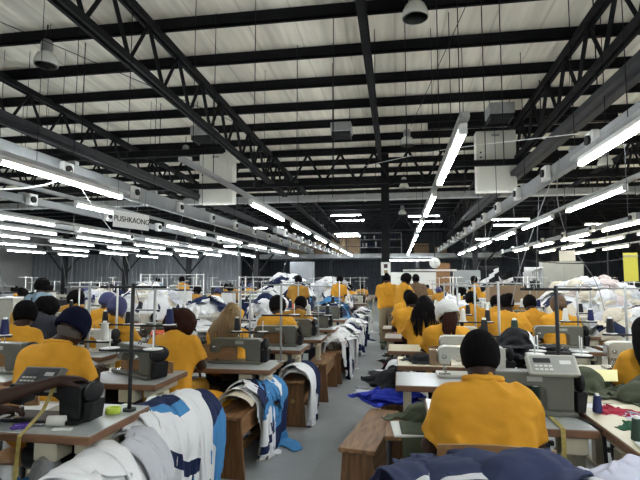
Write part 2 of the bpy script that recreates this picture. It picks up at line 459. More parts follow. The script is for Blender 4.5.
def hair_mesh(style, PM, h=.012):
    """returns list of (part name, mesh, material)"""
    A = PM['A']; hd = PM['J']['hd']; J = PM['J']
    def H(x, y, z): return hd + A@np.array((x, y, z))
    P, lo = grid(hd-.22, hd+.22, h)
    Q = (P-hd)@A
    if style == 'beanie_white': P = P
    def skull(g, back=0): return ell(P, H(0, -.012-back, .022), (.080+g, .099+g, .102+g), A)
    face = np.maximum(Q[..., 1]-.045-.35*np.clip(Q[..., 2], -1, .06), Q[..., 2]*0-1)
    res = []
    if style in ('crop', 'cropbig'):
        g = .010 if style == 'crop' else .024
        D = skull(g)+.003*fold(P, 120, 4); D = np.maximum(D, face); D = np.maximum(D, -Q[..., 2]-.055)
        res.append(('hair', D, 'hair_black'))
    elif style == 'bun':
        D = np.maximum(np.maximum(skull(.008), face), -Q[..., 2]-.05)
        D = smin(D, ell(P, H(0, -.09, .08), (.05, .05, .045), A)+.004*fold(P, 90, 9), .02); res.append(('hair', D, 'hair_black'))
    elif style in ('curly', 'curlybrown'):
        D = ell(P, H(0, -.03, .0), (.145, .135, .145), A) + .012*fold(P, 75, 8, 6) + .005*fold(P, 150, 18, 6)
        D = np.maximum(D, Q[..., 1]-.05); res.append(('hair', D, 'hair_brown' if style == 'curlybrown' else 'hair_black'))
    elif style in ('beanie_navy', 'beanie_white', 'beanie_blue'):
        gg = .034 if style == 'beanie_white' else .018
        D = np.maximum(skull(gg, .006)-.006*np.clip(Q[..., 2]*10, 0, 1)+.0025*fold(P, 60, 4), -(Q[..., 2]+.012+.25*Q[..., 1]))
        lo2 = np.maximum(np.maximum(skull(.009), face), np.maximum(-Q[..., 2]-.075, Q[..., 2]+.01))
        m = {'beanie_navy': 'beanie_navy', 'beanie_white': 'beanie_white', 'beanie_blue': 'scarf_blue'}[style]
        cuff = np.abs(skull(gg-.002, .004))-.010; cuff = np.maximum(cuff, np.abs(Q[..., 2]+.012+.25*Q[..., 1]+.0)-.018)
        res += [('beanie', np.minimum(D, cuff), m), ('hair', lo2, 'knit_grey' if style == 'beanie_navy' else 'hair_black')]
    elif style in ('scarf', 'scarfbrown'):
        D = np.maximum(skull(.015, .004)+.003*fold(P, 50, 4), face-.01); D = np.maximum(D, -Q[..., 2]-.06)
        D = smin(D, ell(P, H(0, -.11, -.02), (.035, .03, .035), A), .02)
        res.append(('headscarf', D, 'scarf_blue' if style == 'scarf' else 'scarf_brown'))
    elif style in ('braids_gold', 'braids_black', 'pony'):
        D = np.maximum(np.maximum(skull(.012), face), -Q[..., 2]-.06)
        if style == 'braids_gold': D = smin(D, ell(P, H(0, -.03, .115), (.042, .042, .032), A)+.004*fold(P, 90, 9), .015)
        res.append(('hair', D, 'hair_gold' if style == 'braids_gold' else 'hair_black'))
    out = [(n, mesh_vf(n, *surfnet(D, lo, h)), m) for n, D, m in res]
    if style in ('braids_gold', 'braids_black', 'pony', 'beanie_white'):
        mb = MB(); g = np.random.default_rng(5); n = {'braids_gold': 46, 'braids_black': 26, 'pony': 14, 'beanie_white': 16}[style]
        for i in range(n):
            u = (i/(n-1)-.5)*2 if n > 1 else 0; nar = 1 if 'braids' in style else .35
            ang = u*1.9*nar; rr = .098
            top = H(rr*.85*math.sin(ang), -rr*math.cos(ang)*1.05-.01, .03+.03*g.random())
            side = J['nk']+np.array((.17*u*nar, -.125*PM['fat']-.012, -.02+.02*g.random()))
            mid = (top+side)/2+np.array((.02*u, -.035, .0))
            Lb = -.16-.12*g.random() if style != 'braids_black' else -.28-.1*g.random()
            if abs(u) > .75: Lb *= .55
            end = side+np.array((-.03*u+.02*g.normal(), -.012, Lb))
            pts = [top, top*.6+mid*.4+np.array((0, -.012, 0)), mid, side, (side+end)/2+np.array((.01*g.normal(), -.008, 0)), end]
            mb.tube(pts, [.007, .0075, .0075, .007, .006, .003], 5)
        out.append(('braids' if 'braids' in style else 'ponytail', mb.mesh('braids'), {'braids_gold': 'hair_gold', 'braids_black': 'hair_black', 'pony': 'hair_black', 'beanie_white': 'hair_brown'}[style]))
    return out

PCACHE = {}; HCACHE = {}
def person(key, p, loc, label, hair, shirt='shirt_yellow', trousers='trousers_dark', rz=0, h=.016, fat=1.0, scale=1.0, group=None, collar=False, near=True):
    if key not in PCACHE: PCACHE[key] = person_meshes(key, p, h, fat, seed=len(PCACHE)*7+3, hands=near, face=near)
    PM = PCACHE[key]
    t = empty('person', loc, label, 'person', group, rz, scale)
    def sub(name, me, mt):
        if not me.materials: me.materials.append(M[mt])
        o = bpy.data.objects.new(name, me); COL.objects.link(o); o.parent = t
        if me.materials[0] != M[mt]: o.material_slots[0].link = 'OBJECT'; o.material_slots[0].material = M[mt]
        return o
    sub('body', PM['body'], 'skin'); sub('shirt', PM['shirt'], shirt); sub('trousers', PM['trousers'], trousers)
    if near:
        for s in PM['shoes']: sub('shoe', s, 'shoe')
    if collar: sub('collar', PM['collar'], shirt)
    hk = (key, hair)
    if hk not in HCACHE: HCACHE[hk] = hair_mesh(hair, PM, .012 if near else .02)
    for n, me, mt in HCACHE[hk]: sub(n, me, mt)
    if near:
        if 'eye' not in PM:
            mb = MB(); mb.lathe([(0, -.011), (.008, -.007), (.011, 0), (.008, .007), (0, .011)], 10); PM['eye'] = mb.mesh('eye')
        for s in (-1, 1):
            e = sub('eye', PM['eye'], 'plastic_white'); e.location = (PM['J']['hd']+PM['A']@np.array((.030*s, .082, .005))).tolist()
    return t

# ------------------------------------------------------------------ cloth
def mask_shirt(u, v, w=.27, hgt=.36):
    b = (abs(u) < w) & (abs(v) < hgt)
    s = (abs(u) >= w*.9) & (abs(u) < w+.20) & (v > hgt-.20-(abs(u)-w)*.2) & (v < hgt-(abs(u)-w)*.55)
    nk = (abs(u) < .07) & (v > hgt-.05)
    return (b | s) & ~nk
def mask_panel(u, v, w=.34, hgt=.26): return (abs(u) < w) & (abs(v) < hgt*(1-.25*u))
def mask_trouser(u, v): return (abs(u) < .20) & (abs(v) < .46) & ~((abs(u) < .03+.05*(.2-v)) & (v < .15))
def sim_cloth(maskf, s, init, collide, steps=170, seed=0, crumple=.0, U=.5, W=.5, fric=.25):
    us = np.arange(-U, U+1e-6, s); vs = np.arange(-W, W+1e-6, s)
    gu, gv = np.meshgrid(us, vs, indexing='ij'); act = maskf(gu, gv); n = act.shape
    g = np.random.default_rng(seed)
    X = np.stack(init(gu, gv), -1)
    if crumple > 0:
        Z = np.stack([gu, gv, gu*0], -1)
        X[..., 2] += crumple*(.6*fold(Z, 26, seed+1)+.4*fold(Z, 55, seed+2))
        X[..., 0] += crumple*.5*fold(Z, 30, seed+3); X[..., 1] += crumple*.5*fold(Z, 30, seed+4)
    X[..., 2] += g.normal(size=n)*.002
    X = X.reshape(-1, 3); idx = np.arange(n[0]*n[1]).reshape(n); a = act
    cons = []
    def addc(A, B, rest, k):
        m = a[A] & a[B]; i = idx[A][m]; j = idx[B][m]
        if len(i): cons.append((i, j, rest, k))
    def S(o, step, off):   # slices
        return (slice(o[0], None if True else None), )
    def pairs(dx, dy, rest, k, mod):
        I, Jj = np.meshgrid(np.arange(n[0]), np.arange(n[1]), indexing='ij')
        I2, J2 = I+dx, Jj+dy; ok = (I2 < n[0]) & (J2 >= 0) & (J2 < n[1])
        I, Jj, I2, J2 = I[ok], Jj[ok], I2[ok], J2[ok]; ok = a[I, Jj] & a[I2, J2]; I, Jj, I2, J2 = I[ok], Jj[ok], I2[ok], J2[ok]
        par = ((I//max(dx, 1)) % 2) if dx else ((Jj//dy) % 2)
        for q in (0, 1):
            mm = par == q
            if mm.any(): cons.append((idx[I[mm], Jj[mm]], idx[I2[mm], J2[mm]], rest, k))
    pairs(1, 0, s, 1, 0); pairs(0, 1, s, 1, 0)
    r2 = s*math.sqrt(2); pairs(1, 1, r2, .5, 0); pairs(1, -1, r2, .5, 0)
    pairs(2, 0, 2*s, .12, 0); pairs(0, 2, 2*s, .12, 0)
    V = np.zeros_like(X); dt = 1/60.
    hit = np.zeros(len(X), bool)
    for it in range(steps):
        V[:, 2] -= 9.8*dt; V *= .985
        Xo = X.copy(); X = X + V*dt
        for rep in range(4):
            for i, j, rest, k in cons:
                d = X[j]-X[i]; L = np.sqrt((d*d).sum(1))+1e-9; c = (k*.5*(L-rest)/L)[:, None]*d
                X[i] += c; X[j] -= c
            if rep % 2 == 0: X, hit = collide(X)
        X, hit = collide(X)
        X[hit, :2] = Xo[hit, :2]+(X[hit, :2]-Xo[hit, :2])*fric
        V = (X-Xo)/dt; V[hit] *= .3
        sp = np.sqrt((V*V).sum(1)); f = np.minimum(1, 2.5/(sp+1e-9)); V *= f[:, None]
        if it > steps*.75: V *= .9
    used = np.full(n[0]*n[1], -1); ids = idx[a]; used[ids] = np.arange(len(ids))
    q = a[:-1, :-1] & a[1:, :-1] & a[1:, 1:] & a[:-1, 1:]
    I, Jj = np.nonzero(q)
    Fq = np.stack([used[idx[I, Jj]], used[idx[I+1, Jj]], used[idx[I+1, Jj+1]], used[idx[I, Jj+1]]], 1)
    uv = np.stack([(gu[a]+U)/(2*U), (gv[a]+W)/(2*W)], 1)
    return X[ids], Fq, uv
def cloth_mesh(name, res, thick=.004, sub=1):
    V, Fq, uv = res
    # keep only verts in faces
    us = np.unique(Fq); mp = np.full(len(V), -1); mp[us] = np.arange(len(us)); V = V[us]; uv = uv[us]; Fq = mp[Fq]
    me = mesh_vf(name, V, Fq)
    l = me.uv_layers.new(name='UVMap'); vi = np.zeros(len(me.loops), int); me.loops.foreach_get('vertex_index', vi)
    l.data.foreach_set('uv', uv[vi].ravel())
    return me
def ridge(Z, fr, seed, n=4):
    # sharp-crested creases with soft valleys
    return 1-2*np.minimum(1, 1.5*np.abs(fold(Z, fr, seed, n)))
def wrinkle(me, amp, fr, an=(1, 1, 1), seed=0, fine=.35):
    n = len(me.vertices); co = np.zeros(n*3); me.vertices.foreach_get('co', co); co = co.reshape(-1, 3)
    no = np.zeros(n*3); me.vertices.foreach_get('normal', no); no = no.reshape(-1, 3)
    sg = np.where(no[:, 2] < -.2, -1, 1)[:, None]
    if (no[:, 2].mean()) < 0: sg = -sg*0-1
    Z = co*np.array(an)
    w = .35+.65*np.clip(.5+.9*fold(co, 7, seed+31, 3), 0, 1)
    d = amp*(ridge(Z, fr, seed)*w + fine*ridge(Z, fr*2.1, seed+5))
    co = co+no*sg*d[:, None]; co[:, 2] = np.maximum(co[:, 2], .006)
    me.vertices.foreach_set('co', co.ravel()); me.update(); return me
def col_multi(*fs):
    def f(X):
        H = np.zeros(len(X), bool)
        for g_ in fs: X, h = g_(X); H |= h
        return X, H
    return f
def cloth_obj(name, me, mt, label, cat, group=None, loc=(0, 0, 0), rz=0, sub=1, thick=.004, scale=None):
    if not me.materials: me.materials.append(M[mt])
    o = bpy.data.objects.new(name, me); COL.objects.link(o)
    if me.materials[0] != M[mt]: o.material_slots[0].link = 'OBJECT'; o.material_slots[0].material = M[mt]
    o.location = loc; o.rotation_euler = (0, 0, rz)
    if scale: o.scale = scale if hasattr(scale, '__len__') else (scale,)*3
    if sub: m = o.modifiers.new('sub', 'SUBSURF'); m.levels = sub; m.render_levels = sub
    if thick: m = o.modifiers.new('sol', 'SOLIDIFY'); m.thickness = thick; m.offset = 1
    return tag(o, label, cat, group)
def col_box(c, half, r, z0=.004):
    c = np.array(c); half = np.array(half)
    def f(X):
        p = X-c; q = np.clip(p, -half, half); d = p-q; L = np.sqrt((d*d).sum(1)); hit = L < r
        ins = hit & (L < 1e-6); out = hit & ~ins
        X = X.copy()
        X[out] = c+q[out]+d[out]/L[out][:, None]*r
        if ins.any():
            pi = p[ins]; pen = half-np.abs(pi); ax = pen.argmin(1); k = np.arange(len(ax)); pi[k, ax] = np.sign(pi[k, ax])*(half[ax]+r); X[ins] = c+pi
        fl = X[:, 2] < z0; X[fl, 2] = z0
        return X, hit | fl
    return f
def col_cyl(a, b, zc):
    # rounded ridge running along y
    def f(X):
        px = X[:, 0]/a; pz = np.maximum(X[:, 2]-zc, 0)/b; L = np.sqrt(px*px+pz*pz)+1e-9; hit = (L < 1) & (X[:, 2] > zc); X = X.copy()
        X[hit, 0] = px[hit]/L[hit]*a; X[hit, 2] = zc+pz[hit]/L[hit]*b
        low = (X[:, 2] <= zc) & (X[:, 2] > zc-.05) & (np.abs(X[:, 0]) < a); X[low, 0] = np.sign(X[low, 0]+1e-9)*a
        return X, hit | low
    return f
def col_ell(c, rad, z0, lump=0, seed=1):
    c = np.array(c); rad = np.array(rad)
    def f(X):
        p = (X-c)/rad; L = np.sqrt((p*p).sum(1))+1e-9; K = 1.0
        if lump: K = 1+lump*fold(p/L[:, None], 4.5, seed, 4)
        hit = L < K; X = X.copy(); K = (K*np.ones(len(L)))[hit]; X[hit] = c+(p[hit]/L[hit][:, None])*rad*K[:, None]
        fl = X[:, 2] < z0; X[fl, 2] = z0; return X, hit | fl
    return f
# ================================================================== THE SETTING
def struct(name, mb, mt, label=None):
    o = mb.build(name, M[mt] if isinstance(mt, str) else mt); o['kind'] = 'structure'
    return o
XL, XR, YF, YB = -24.0, 16.5, -3.0, 33.0
def zr(y): return 5.64-.028*y
# floor
m = bpy.data.materials.new('painted_concrete'); m.use_nodes = True; N = m.node_tree; b = N.nodes['Principled BSDF']
tc = N.nodes.new('ShaderNodeTexCoord'); n1 = N.nodes.new('ShaderNodeTexNoise'); n1.inputs['Scale'].default_value = 1.6; n1.inputs['Detail'].default_value = 8
n2 = N.nodes.new('ShaderNodeTexNoise'); n2.inputs['Scale'].default_value = 14; n2.inputs['Detail'].default_value = 5
for n_ in (n1, n2): N.links.new(tc.outputs['Object'], n_.inputs['Vector'])
r = N.nodes.new('ShaderNodeValToRGB'); r.color_ramp.elements[0].position = .3; r.color_ramp.elements[1].position = .7
r.color_ramp.elements[0].color = (.24, .265, .27, 1); r.color_ramp.elements[1].color = (.38, .405, .40, 1)
N.links.new(n1.outputs['Fac'], r.inputs['Fac']); N.links.new(r.outputs['Color'], b.inputs['Base Color'])
r2 = N.nodes.new('ShaderNodeMapRange'); r2.inputs['To Min'].default_value = .24; r2.inputs['To Max'].default_value = .36
N.links.new(n2.outputs['Fac'], r2.inputs['Value']); N.links.new(r2.outputs[0], b.inputs['Roughness'])
bp = N.nodes.new('ShaderNodeBump'); bp.inputs['Strength'].default_value = .03; bp.inputs['Distance'].default_value = .01
N.links.new(n2.outputs['Fac'], bp.inputs['Height']); N.links.new(bp.outputs['Normal'], b.inputs['Normal'])
M['floor'] = m
struct('floor', MB().box(XL, XR, YF, YB, -.1, 0), 'floor')
# roof lining: foil sheets running front to back with lapped seams and stains
def roof_mat(name, c1, c2):
    m = bpy.data.materials.new(name); m.use_nodes = True; N = m.node_tree; b = N.nodes['Principled BSDF']
    b.inputs['Roughness'].default_value = .55
    tc = N.nodes.new('ShaderNodeTexCoord'); mp = N.nodes.new('ShaderNodeMapping'); mp.inputs['Scale'].default_value = (3, .25, 1)
    N.links.new(tc.outputs['Object'], mp.inputs['Vector'])
    n = N.nodes.new('ShaderNodeTexNoise'); n.inputs['Scale'].default_value = 1.2; n.inputs['Detail'].default_value = 8
    N.links.new(mp.outputs['Vector'], n.inputs['Vector'])
    r = N.nodes.new('ShaderNodeValToRGB'); r.color_ramp.elements[0].position = .3; r.color_ramp.elements[1].position = .62
    r.color_ramp.elements[0].color = (*c1, 1); r.color_ramp.elements[1].color = (*c2, 1)
    N.links.new(n.outputs['Fac'], r.inputs['Fac']); 
    w = N.nodes.new('ShaderNodeTexWave'); w.inputs['Scale'].default_value = .42; w.inputs['Distortion'].default_value = .4; w.wave_profile = 'SAW'; w.bands_direction = 'X'
    N.links.new(tc.outputs['Object'], w.inputs['Vector'])
    rs = N.nodes.new('ShaderNodeValToRGB'); rs.color_ramp.elements[0].position = 0; rs.color_ramp.elements[0].color = (.62, .6, .56, 1); rs.color_ramp.elements[1].position = .06; rs.color_ramp.elements[1].color = (1, 1, 1, 1)
    N.links.new(w.outputs['Fac'], rs.inputs['Fac'])
    mx = N.nodes.new('ShaderNodeMix'); mx.data_type = 'RGBA'; mx.blend_type = 'MULTIPLY'; mx.inputs[0].default_value = .7
    N.links.new(r.outputs['Color'], mx.inputs[6]); N.links.new(rs.outputs['Color'], mx.inputs[7]); N.links.new(mx.outputs[2], b.inputs['Base Color'])
    w2 = N.nodes.new('ShaderNodeTexWave'); w2.inputs['Scale'].default_value = 2.2; w2.bands_direction = 'X'
    N.links.new(tc.outputs['Object'], w2.inputs['Vector'])
    bp = N.nodes.new('ShaderNodeBump'); bp.inputs['Strength'].default_value = .3; bp.inputs['Distance'].default_value = .02
    N.links.new(w2.outputs['Fac'], bp.inputs['Height']); N.links.new(bp.outputs['Normal'], b.inputs['Normal'])
    M[name] = m
roof_mat('roof_foil', (.60, .56, .46), (.92, .87, .73)); roof_mat('roof_dark', (.05, .06, .07), (.09, .10, .12))  # second one: same sheet pattern in darker colours for the rear bay
YS = 21.0
def slab(y0, y1):
    mb = MB(); vs = [(XL, y0, zr(y0)), (XR, y0, zr(y0)), (XR, y1, zr(y1)), (XL, y1, zr(y1))]
    vs += [(a, b_, c+.08) for a, b_, c in vs]
    return mb.add(vs, [[0, 1, 2, 3], [7, 6, 5, 4], [0, 4, 5, 1], [1, 5, 6, 2], [2, 6, 7, 3], [3, 7, 4, 0]])
struct('ceiling', slab(YF, YS), 'roof_foil'); struct('ceiling.001', slab(YS, YB), 'roof_dark')
# walls (ribbed cladding)
mat('clad_dark', (.045, .055, .07), .6, noise=.3, nscale=2); mat('clad_grey', (.30, .32, .34), .6, noise=.2, nscale=1); mat('wall_pale', (.55, .55, .52), .8, noise=.1, nscale=1)
def ribbed(x0, x1, y, z0, z1, pitch=.25, d=.04):
    mb = MB(); n = int((x1-x0)/pitch)
    prof = []
    for i in range(n):
        a = x0+i*pitch; prof += [(a, y), (a+pitch*.35, y), (a+pitch*.45, y-d), (a+pitch*.9, y-d)]
    prof.append((x1, y)); vs = [(a, b_, z0) for a, b_ in prof]+[(a, b_, z1) for a, b_ in prof]; k = len(prof)
    mb.add(vs, [[i, i+1, i+1+k, i+k] for i in range(k-1)])
    mb.box(x0, x1, y+.01, y+.12, z0, z1); return mb
struct('wall_back', ribbed(XL, XR, YB, 0, zr(YB)), 'clad_dark')
struct('wall_left', MB().box(XL-.15, XL, YF, YB, 0, 5.8), 'wall_pale')
struct('wall_right', MB().box(XR, XR+.15, YF, YB, 0, 5.8), 'wall_pale')
struct('wall_front', MB().box(XL, XR, YF-.15, YF, 0, 5.8), 'wall_pale')
struct('wall_partition', ribbed(-23.9, -9.5, 28.5, 0, 3.1, .3), 'clad_grey')
d = struct('door_1', MB().box(XL+.01, XL+.06, 24.4, 25.6, 0, 2.3, .01).box(XL+.01, XL+.10, 24.3, 24.4, 0, 2.4).box(XL+.01, XL+.10, 25.6, 25.7, 0, 2.4), 'white_paint')
# purlins
for i in range(-6, 23):
    y = 6.55+1.15*i
    if y > YB-.3: break
    z = zr(y)-.004
    mb = MB().box(XL+.05, XR-.05, y-.03, y+.03, z-.17, z, .004).box(XL+.05, XR-.05, y-.03, y+.07, z-.17, z-.155)
    o = struct('trim_%d' % (i+7), mb, 'steel_black')
# trusses
def truss_y(x, y0, y1, n, dep=.8, mt='steel_black', name='roof_truss', label=''):
    t = empty(name, (x, y0, zr(y0)-.2-dep), label, 'truss'); 
    def tz(y): return zr(y)-.2-(zr(y0)-.2-dep)
    top = MB(); bot = MB()
    P = [(0, 0, tz(y0)), (0, y1-y0, tz(y1))]; Q = [(0, 0, tz(y0)-dep), (0, y1-y0, tz(y1)-dep)]
    for mbx, L, s in ((top, P, .055), (bot, Q, .05)):
        for sx in (-.05, .05):
            a, b_ = L
            mbx.add([(sx-.022, a[1], a[2]-s), (sx+.022, a[1], a[2]-s), (sx+.022, a[1], a[2]+s), (sx-.022, a[1], a[2]+s),
                     (sx-.022, b_[1], b_[2]-s), (sx+.022, b_[1], b_[2]-s), (sx+.022, b_[1], b_[2]+s), (sx-.022, b_[1], b_[2]+s)],
                    [[0, 1, 2, 3], [7, 6, 5, 4], [0, 4, 5, 1], [1, 5, 6, 2], [2, 6, 7, 3], [3, 7, 4, 0]])
    top.build('top_chord', M[mt], t); bot.build('bottom_chord', M['steel_rust'] if mt == 'rust' else M[mt], t)
    step = (y1-y0)/n
    for k in range(n):
        a = k*step; ym = a+step/2
        ta = tz(y0+a); tm = tz(y0+ym)
        MB().tube([(0, a, ta-.02), (0, ym, tm-dep+.02)], .034, 4, smooth=False).build('web_bar', M[mt], t)
        MB().tube([(0, ym, tm-dep+.02), (0, a+step, tz(y0+a+step)-.02)], .034, 4, smooth=False).build('web_bar', M[mt], t)
    return t
for x, lab in ((-3.56, 'black steel lattice truss in front of the left white cabinet'), (2.80, 'black steel lattice truss rising to the upper right corner'),
               (-7.15, 'black steel lattice truss second from the aisle on the left'), (-10.8, 'black steel lattice truss third from the aisle on the left'), (6.4, 'black steel lattice truss at the far right edge of the roof')):
    truss_y(x, 1.5, 14.0, 13, label=lab)
    truss_y(x, 14.1, 30.0, 15, label=lab.replace('black steel lattice truss', 'rear length of black lattice truss').replace('in front of', 'beyond'))
def truss_x(y, x0, x1, n, dep, label):
    zt = zr(y)-.22; t = empty('cross_truss', (x0, y, zt-dep), label, 'truss')
    W = x1-x0
    MB().box(0, W, -.05, .05, dep-.05, dep+.05).build('top_chord', M['steel_black'], t)
    MB().box(0, W, -.05, .05, -.045, .045).build('bottom_chord', M['steel_black'], t)
    st = W/n
    for k in range(n):
        MB().tube([(k*st, 0, dep), (k*st+st/2, 0, 0)], .036, 4, smooth=False).build('web_bar', M['steel_black'], t)
        MB().tube([(k*st+st/2, 0, 0), (k*st+st, 0, dep)], .036, 4, smooth=False).build('web_bar', M['steel_black'], t)
        MB().box(k*st+st/2-.07, k*st+st/2+.07, -.03, .03, -.07, .06).build('gusset', M['steel_black'], t)
truss_x(13.2, -15.6, 11.6, 29, .86, 'black zigzag truss spanning the hall behind the white cabinets')
truss_x(24.05, -15.6, 11.6, 24, .8, 'black zigzag truss spanning the dark rear bay')
# central rafter and column
def ibeam(name, p0, p1, w, h, mt, label, cat):
    x0, y0, z0 = p0; x1, y1, z1 = p1; mb = MB()
    def pl(dx, w_, za, zb):
        mb.add([(x0+dx-w_/2, y0, z0+za), (x0+dx+w_/2, y0, z0+za), (x0+dx+w_/2, y0, z0+zb), (x0+dx-w_/2, y0, z0+zb),
                (x1+dx-w_/2, y1, z1+za), (x1+dx+w_/2, y1, z1+za), (x1+dx+w_/2, y1, z1+zb), (x1+dx-w_/2, y1, z1+zb)],
               [[0, 1, 2, 3], [7, 6, 5, 4], [0, 4, 5, 1], [1, 5, 6, 2], [2, 6, 7, 3], [3, 7, 4, 0]])
    pl(0, w, 0, .015); pl(0, w, h-.015, h); pl(0, .012, .015, h-.015)
    return tag(mb.build(name, M[mt]), label, cat)
ibeam('rafter_beam', (-.42, -2.8, zr(-2.8)-.48), (-.42, 13.2, zr(13.2)-.48), .11, .30, 'steel_black', 'black steel rafter beam running overhead to the column', 'beam')
mb = MB(); H0 = zr(13.45)-.2
mb.box(-.11, .11, -.11, -.095, .02, H0).box(-.11, .11, .095, .11, .02, H0).box(-.008, .008, -.095, .095, .02, H0).box(-.2, .2, -.2, .2, 0, .02)
o = mb.build('steel_column', M['steel_black'], None, (-.30, 13.45, 0)); tag(o, 'black steel column standing at the end of the aisle', 'column')
sg = empty('notice', (-.30, 13.27, 1.62), 'white paper notice with dark pictures taped to the black column', 'notice')
MB().box(-.13, .13, 0, .006, 0, .36).build('sheet', M['paper'], sg)
MB().box(-.05, .05, -.004, 0, .20, .31).build('picture', M['steel_rust'], sg, None, None); MB().box(-.05, .05, -.004, 0, .05, .14).build('picture', M['brass'], sg)
# light grey cross duct
for y, z, lab in ((15.2, 4.02, 'pale grey cross duct below the zigzag truss'),):
    mb = MB().box(-15, 12, -.13, .13, 0, .20, .02)
    for k in range(14): mb.box(-15+2*k, -14.95+2*k, -.145, .145, -.015, .215)
    tag(mb.build('cross_duct', M['galv'], None, (0, y, z)), lab, 'duct')
# dark channel trays running front to back
def channel(x, y0, y1, z, w, h, mt, label):
    t = empty('channel_beam', (x, y0, z), label, 'beam')
    MB().box(-w/2, w/2, 0, y1-y0, 0, .02).box(-w/2, -w/2+.02, 0, y1-y0, .02, h).box(w/2-.02, w/2, 0, y1-y0, .02, h).box(-.02, .02, 0, y1-y0, -.04, 0).build('channel', M[mt], t)
    y = .8
    while y < y1-y0:
        zz = zr(y0+y)-z
        MB().cyl((0, y, .02), (0, y, zz), .009, n=6).build('hanger_rod', M['steel_black'], t); y += 2.6
channel(-5.08, 1.0, 20, 3.58, .25, .10, 'steel_dark', 'dark steel channel running above the left socket trunking')
channel(2.78, 1.0, 20, 3.90, .30, .10, 'steel_dark', 'dark steel channel running above the right socket trunking')
channel(-9.3, 3.0, 24, 3.5, .22, .1, 'steel_dark', 'dark steel channel over the far left rows')
# cross bars carrying the cabinets
def bar(name, x0, x1, y, z, t_, label):
    o = MB().box(x0, x1, -t_/2, t_/2, 0, t_*1.1, .005).build(name, M['steel_black'], None, (0, y, z)); return tag(o, label, 'bar')
bar('cross_bar', -9.6, -4.35, 11.62, 4.72, .15, 'black bar just above the left white cabinet')
bar('cross_bar', -5.9, -3.5, 11.44, 3.80, .12, 'black bar passing in front of the left white cabinet')
bar('cross_bar', .78, 5.0, 11.62, 5.12, .15, 'black bar just above the right white cabinet')
bar('cross_bar', 1.3, 4.1, 11.44, 4.14, .12, 'black bar passing in front of the right white cabinet')
def cabinet(x, y, z, w, h, label):
    t = empty('hanging_cabinet', (x, y, z), label, 'cabinet')
    MB().box(-w/2, w/2, 0, .30, 0, h, .015).build('casing', M['cabinet_white'], t)
    MB().box(-w/2+.04, w/2-.13, -.018, 0, .05, h-.04, .006).build('door', M['cabinet_white'], t)
    for dz in (.56, .64): MB().cyl((-w/2+.10, -.03, h*dz), (-w/2+.10, -.016, h*dz), .022, n=12).build('knob', M['plastic_black'], t)
    MB().box(-.10, .08, -.022, -.018, h-.14, h-.09).build('vent_slot', M['galv'], t)
    for s in (-1, 1): MB().cyl((s*w*.35, .15, h), (s*w*.35, .15, zr(y)-z-.02), .012, n=6).build('hanger_rod', M['steel_black'], t)
cabinet(-4.55, 11.55, 3.44, .90, 1.32, 'white metal cabinet hanging from the roof on the left side')
cabinet(2.33, 11.55, 3.56, .90, 1.44, 'white metal cabinet hanging from the roof on the right side')
# small grey box fans under the roof
def ventbox(x, y, z, s, label):
    t = empty('vent_box', (x, y, z), label, 'vent')
    MB().box(-s/2, s/2, -s/2, s/2, .10, .10+s*.45, .01).build('housing', M['galv'], t)
    mb = MB()
    for k in range(5): mb.box(-s*.42, s*.42, -s*.42+k*s*.2, -s*.42+k*s*.2+.012, .02, .10)
    mb.box(-s*.46, -s*.42, -s*.46, s*.46, 0, .10).box(s*.42, s*.46, -s*.46, s*.46, 0, .10); mb.build('grille', M['steel_dark'], t)
    for a in (-1, 1): MB().cyl((a*s*.4, 0, .1+s*.45), (a*s*.4, 0, zr(y)-z-.01), .008, n=6).build('hanger_rod', M['steel_black'], t)
ventbox(-1.15, 10.2, 4.58, .44, 'grey vent box under the roof left of the overhead rafter beam')
ventbox(2.15, 10.2, 4.78, .50, 'grey vent box just above the right white cabinet')
ventbox(-4.05, 9.6, 4.45, .46, 'grey vent box at the lower end of the left lattice truss')
# high bay lamps (unlit glass bells)
gl = bpy.data.materials.new('ribbed_glass'); gl.use_nodes = True; b = gl.node_tree.nodes['Principled BSDF']
b.inputs['Base Color'].default_value = (.9, .9, .82, 1); b.inputs['Roughness'].default_value = .25; b.inputs['Transmission Weight'].default_value = .25; b.inputs['IOR'].default_value = 1.3
M['ribbed_glass'] = gl
def highbay(x, y, z, label, s=1.0):
    t = empty('high_bay_lamp', (x, y, z), label, 'lamp', 'unlit glass bell lamps', 0, s)
    MB().lathe([(.17, 0), (.175, .02), (.165, .09), (.13, .17), (.07, .22), (.068, .215), (.125, .165), (.16, .09), (.168, .02), (.165, 0)], 24).build('glass_bell', M['ribbed_glass'], t)
    MB().lathe([(0, .20), (.07, .20), (.085, .24), (.085, .36), (.06, .40), (0, .40)], 16).build('ballast', M['galv'], t)
    MB().lathe([(0, .05), (.035, .07), (.045, .12), (.03, .19), (0, .2)], 12).build('bulb', M['plastic_white'], t)
    MB().cyl((0, 0, .4), (0, 0, (zr(y)-z)/s-.01), .012, n=6).build('hanger_rod', M['steel_black'], t)
for x, y, z, lab in ((.28, 6.2, 4.95, 'nearest glass bell lamp over the aisle, at the top edge'), (.28, 11.5, 4.72, 'second glass bell lamp over the aisle, level with the white cabinets'),
                (.28, 16.6, 4.62, 'third glass bell lamp over the aisle, below the zigzag truss'), (.28, 22, 4.45, 'fourth glass bell lamp over the aisle, in the dark rear bay'),
                (-5.3, 6.4, 4.80, 'nearest glass bell lamp on the left, beside the lattice truss'), (-5.5, 11.8, 4.66, 'second glass bell lamp on the left, beside the left cabinet'),
                (5.1, 12.6, 4.3, 'glass bell lamp on the right beyond the white cabinet')): highbay(x, y, z, lab)
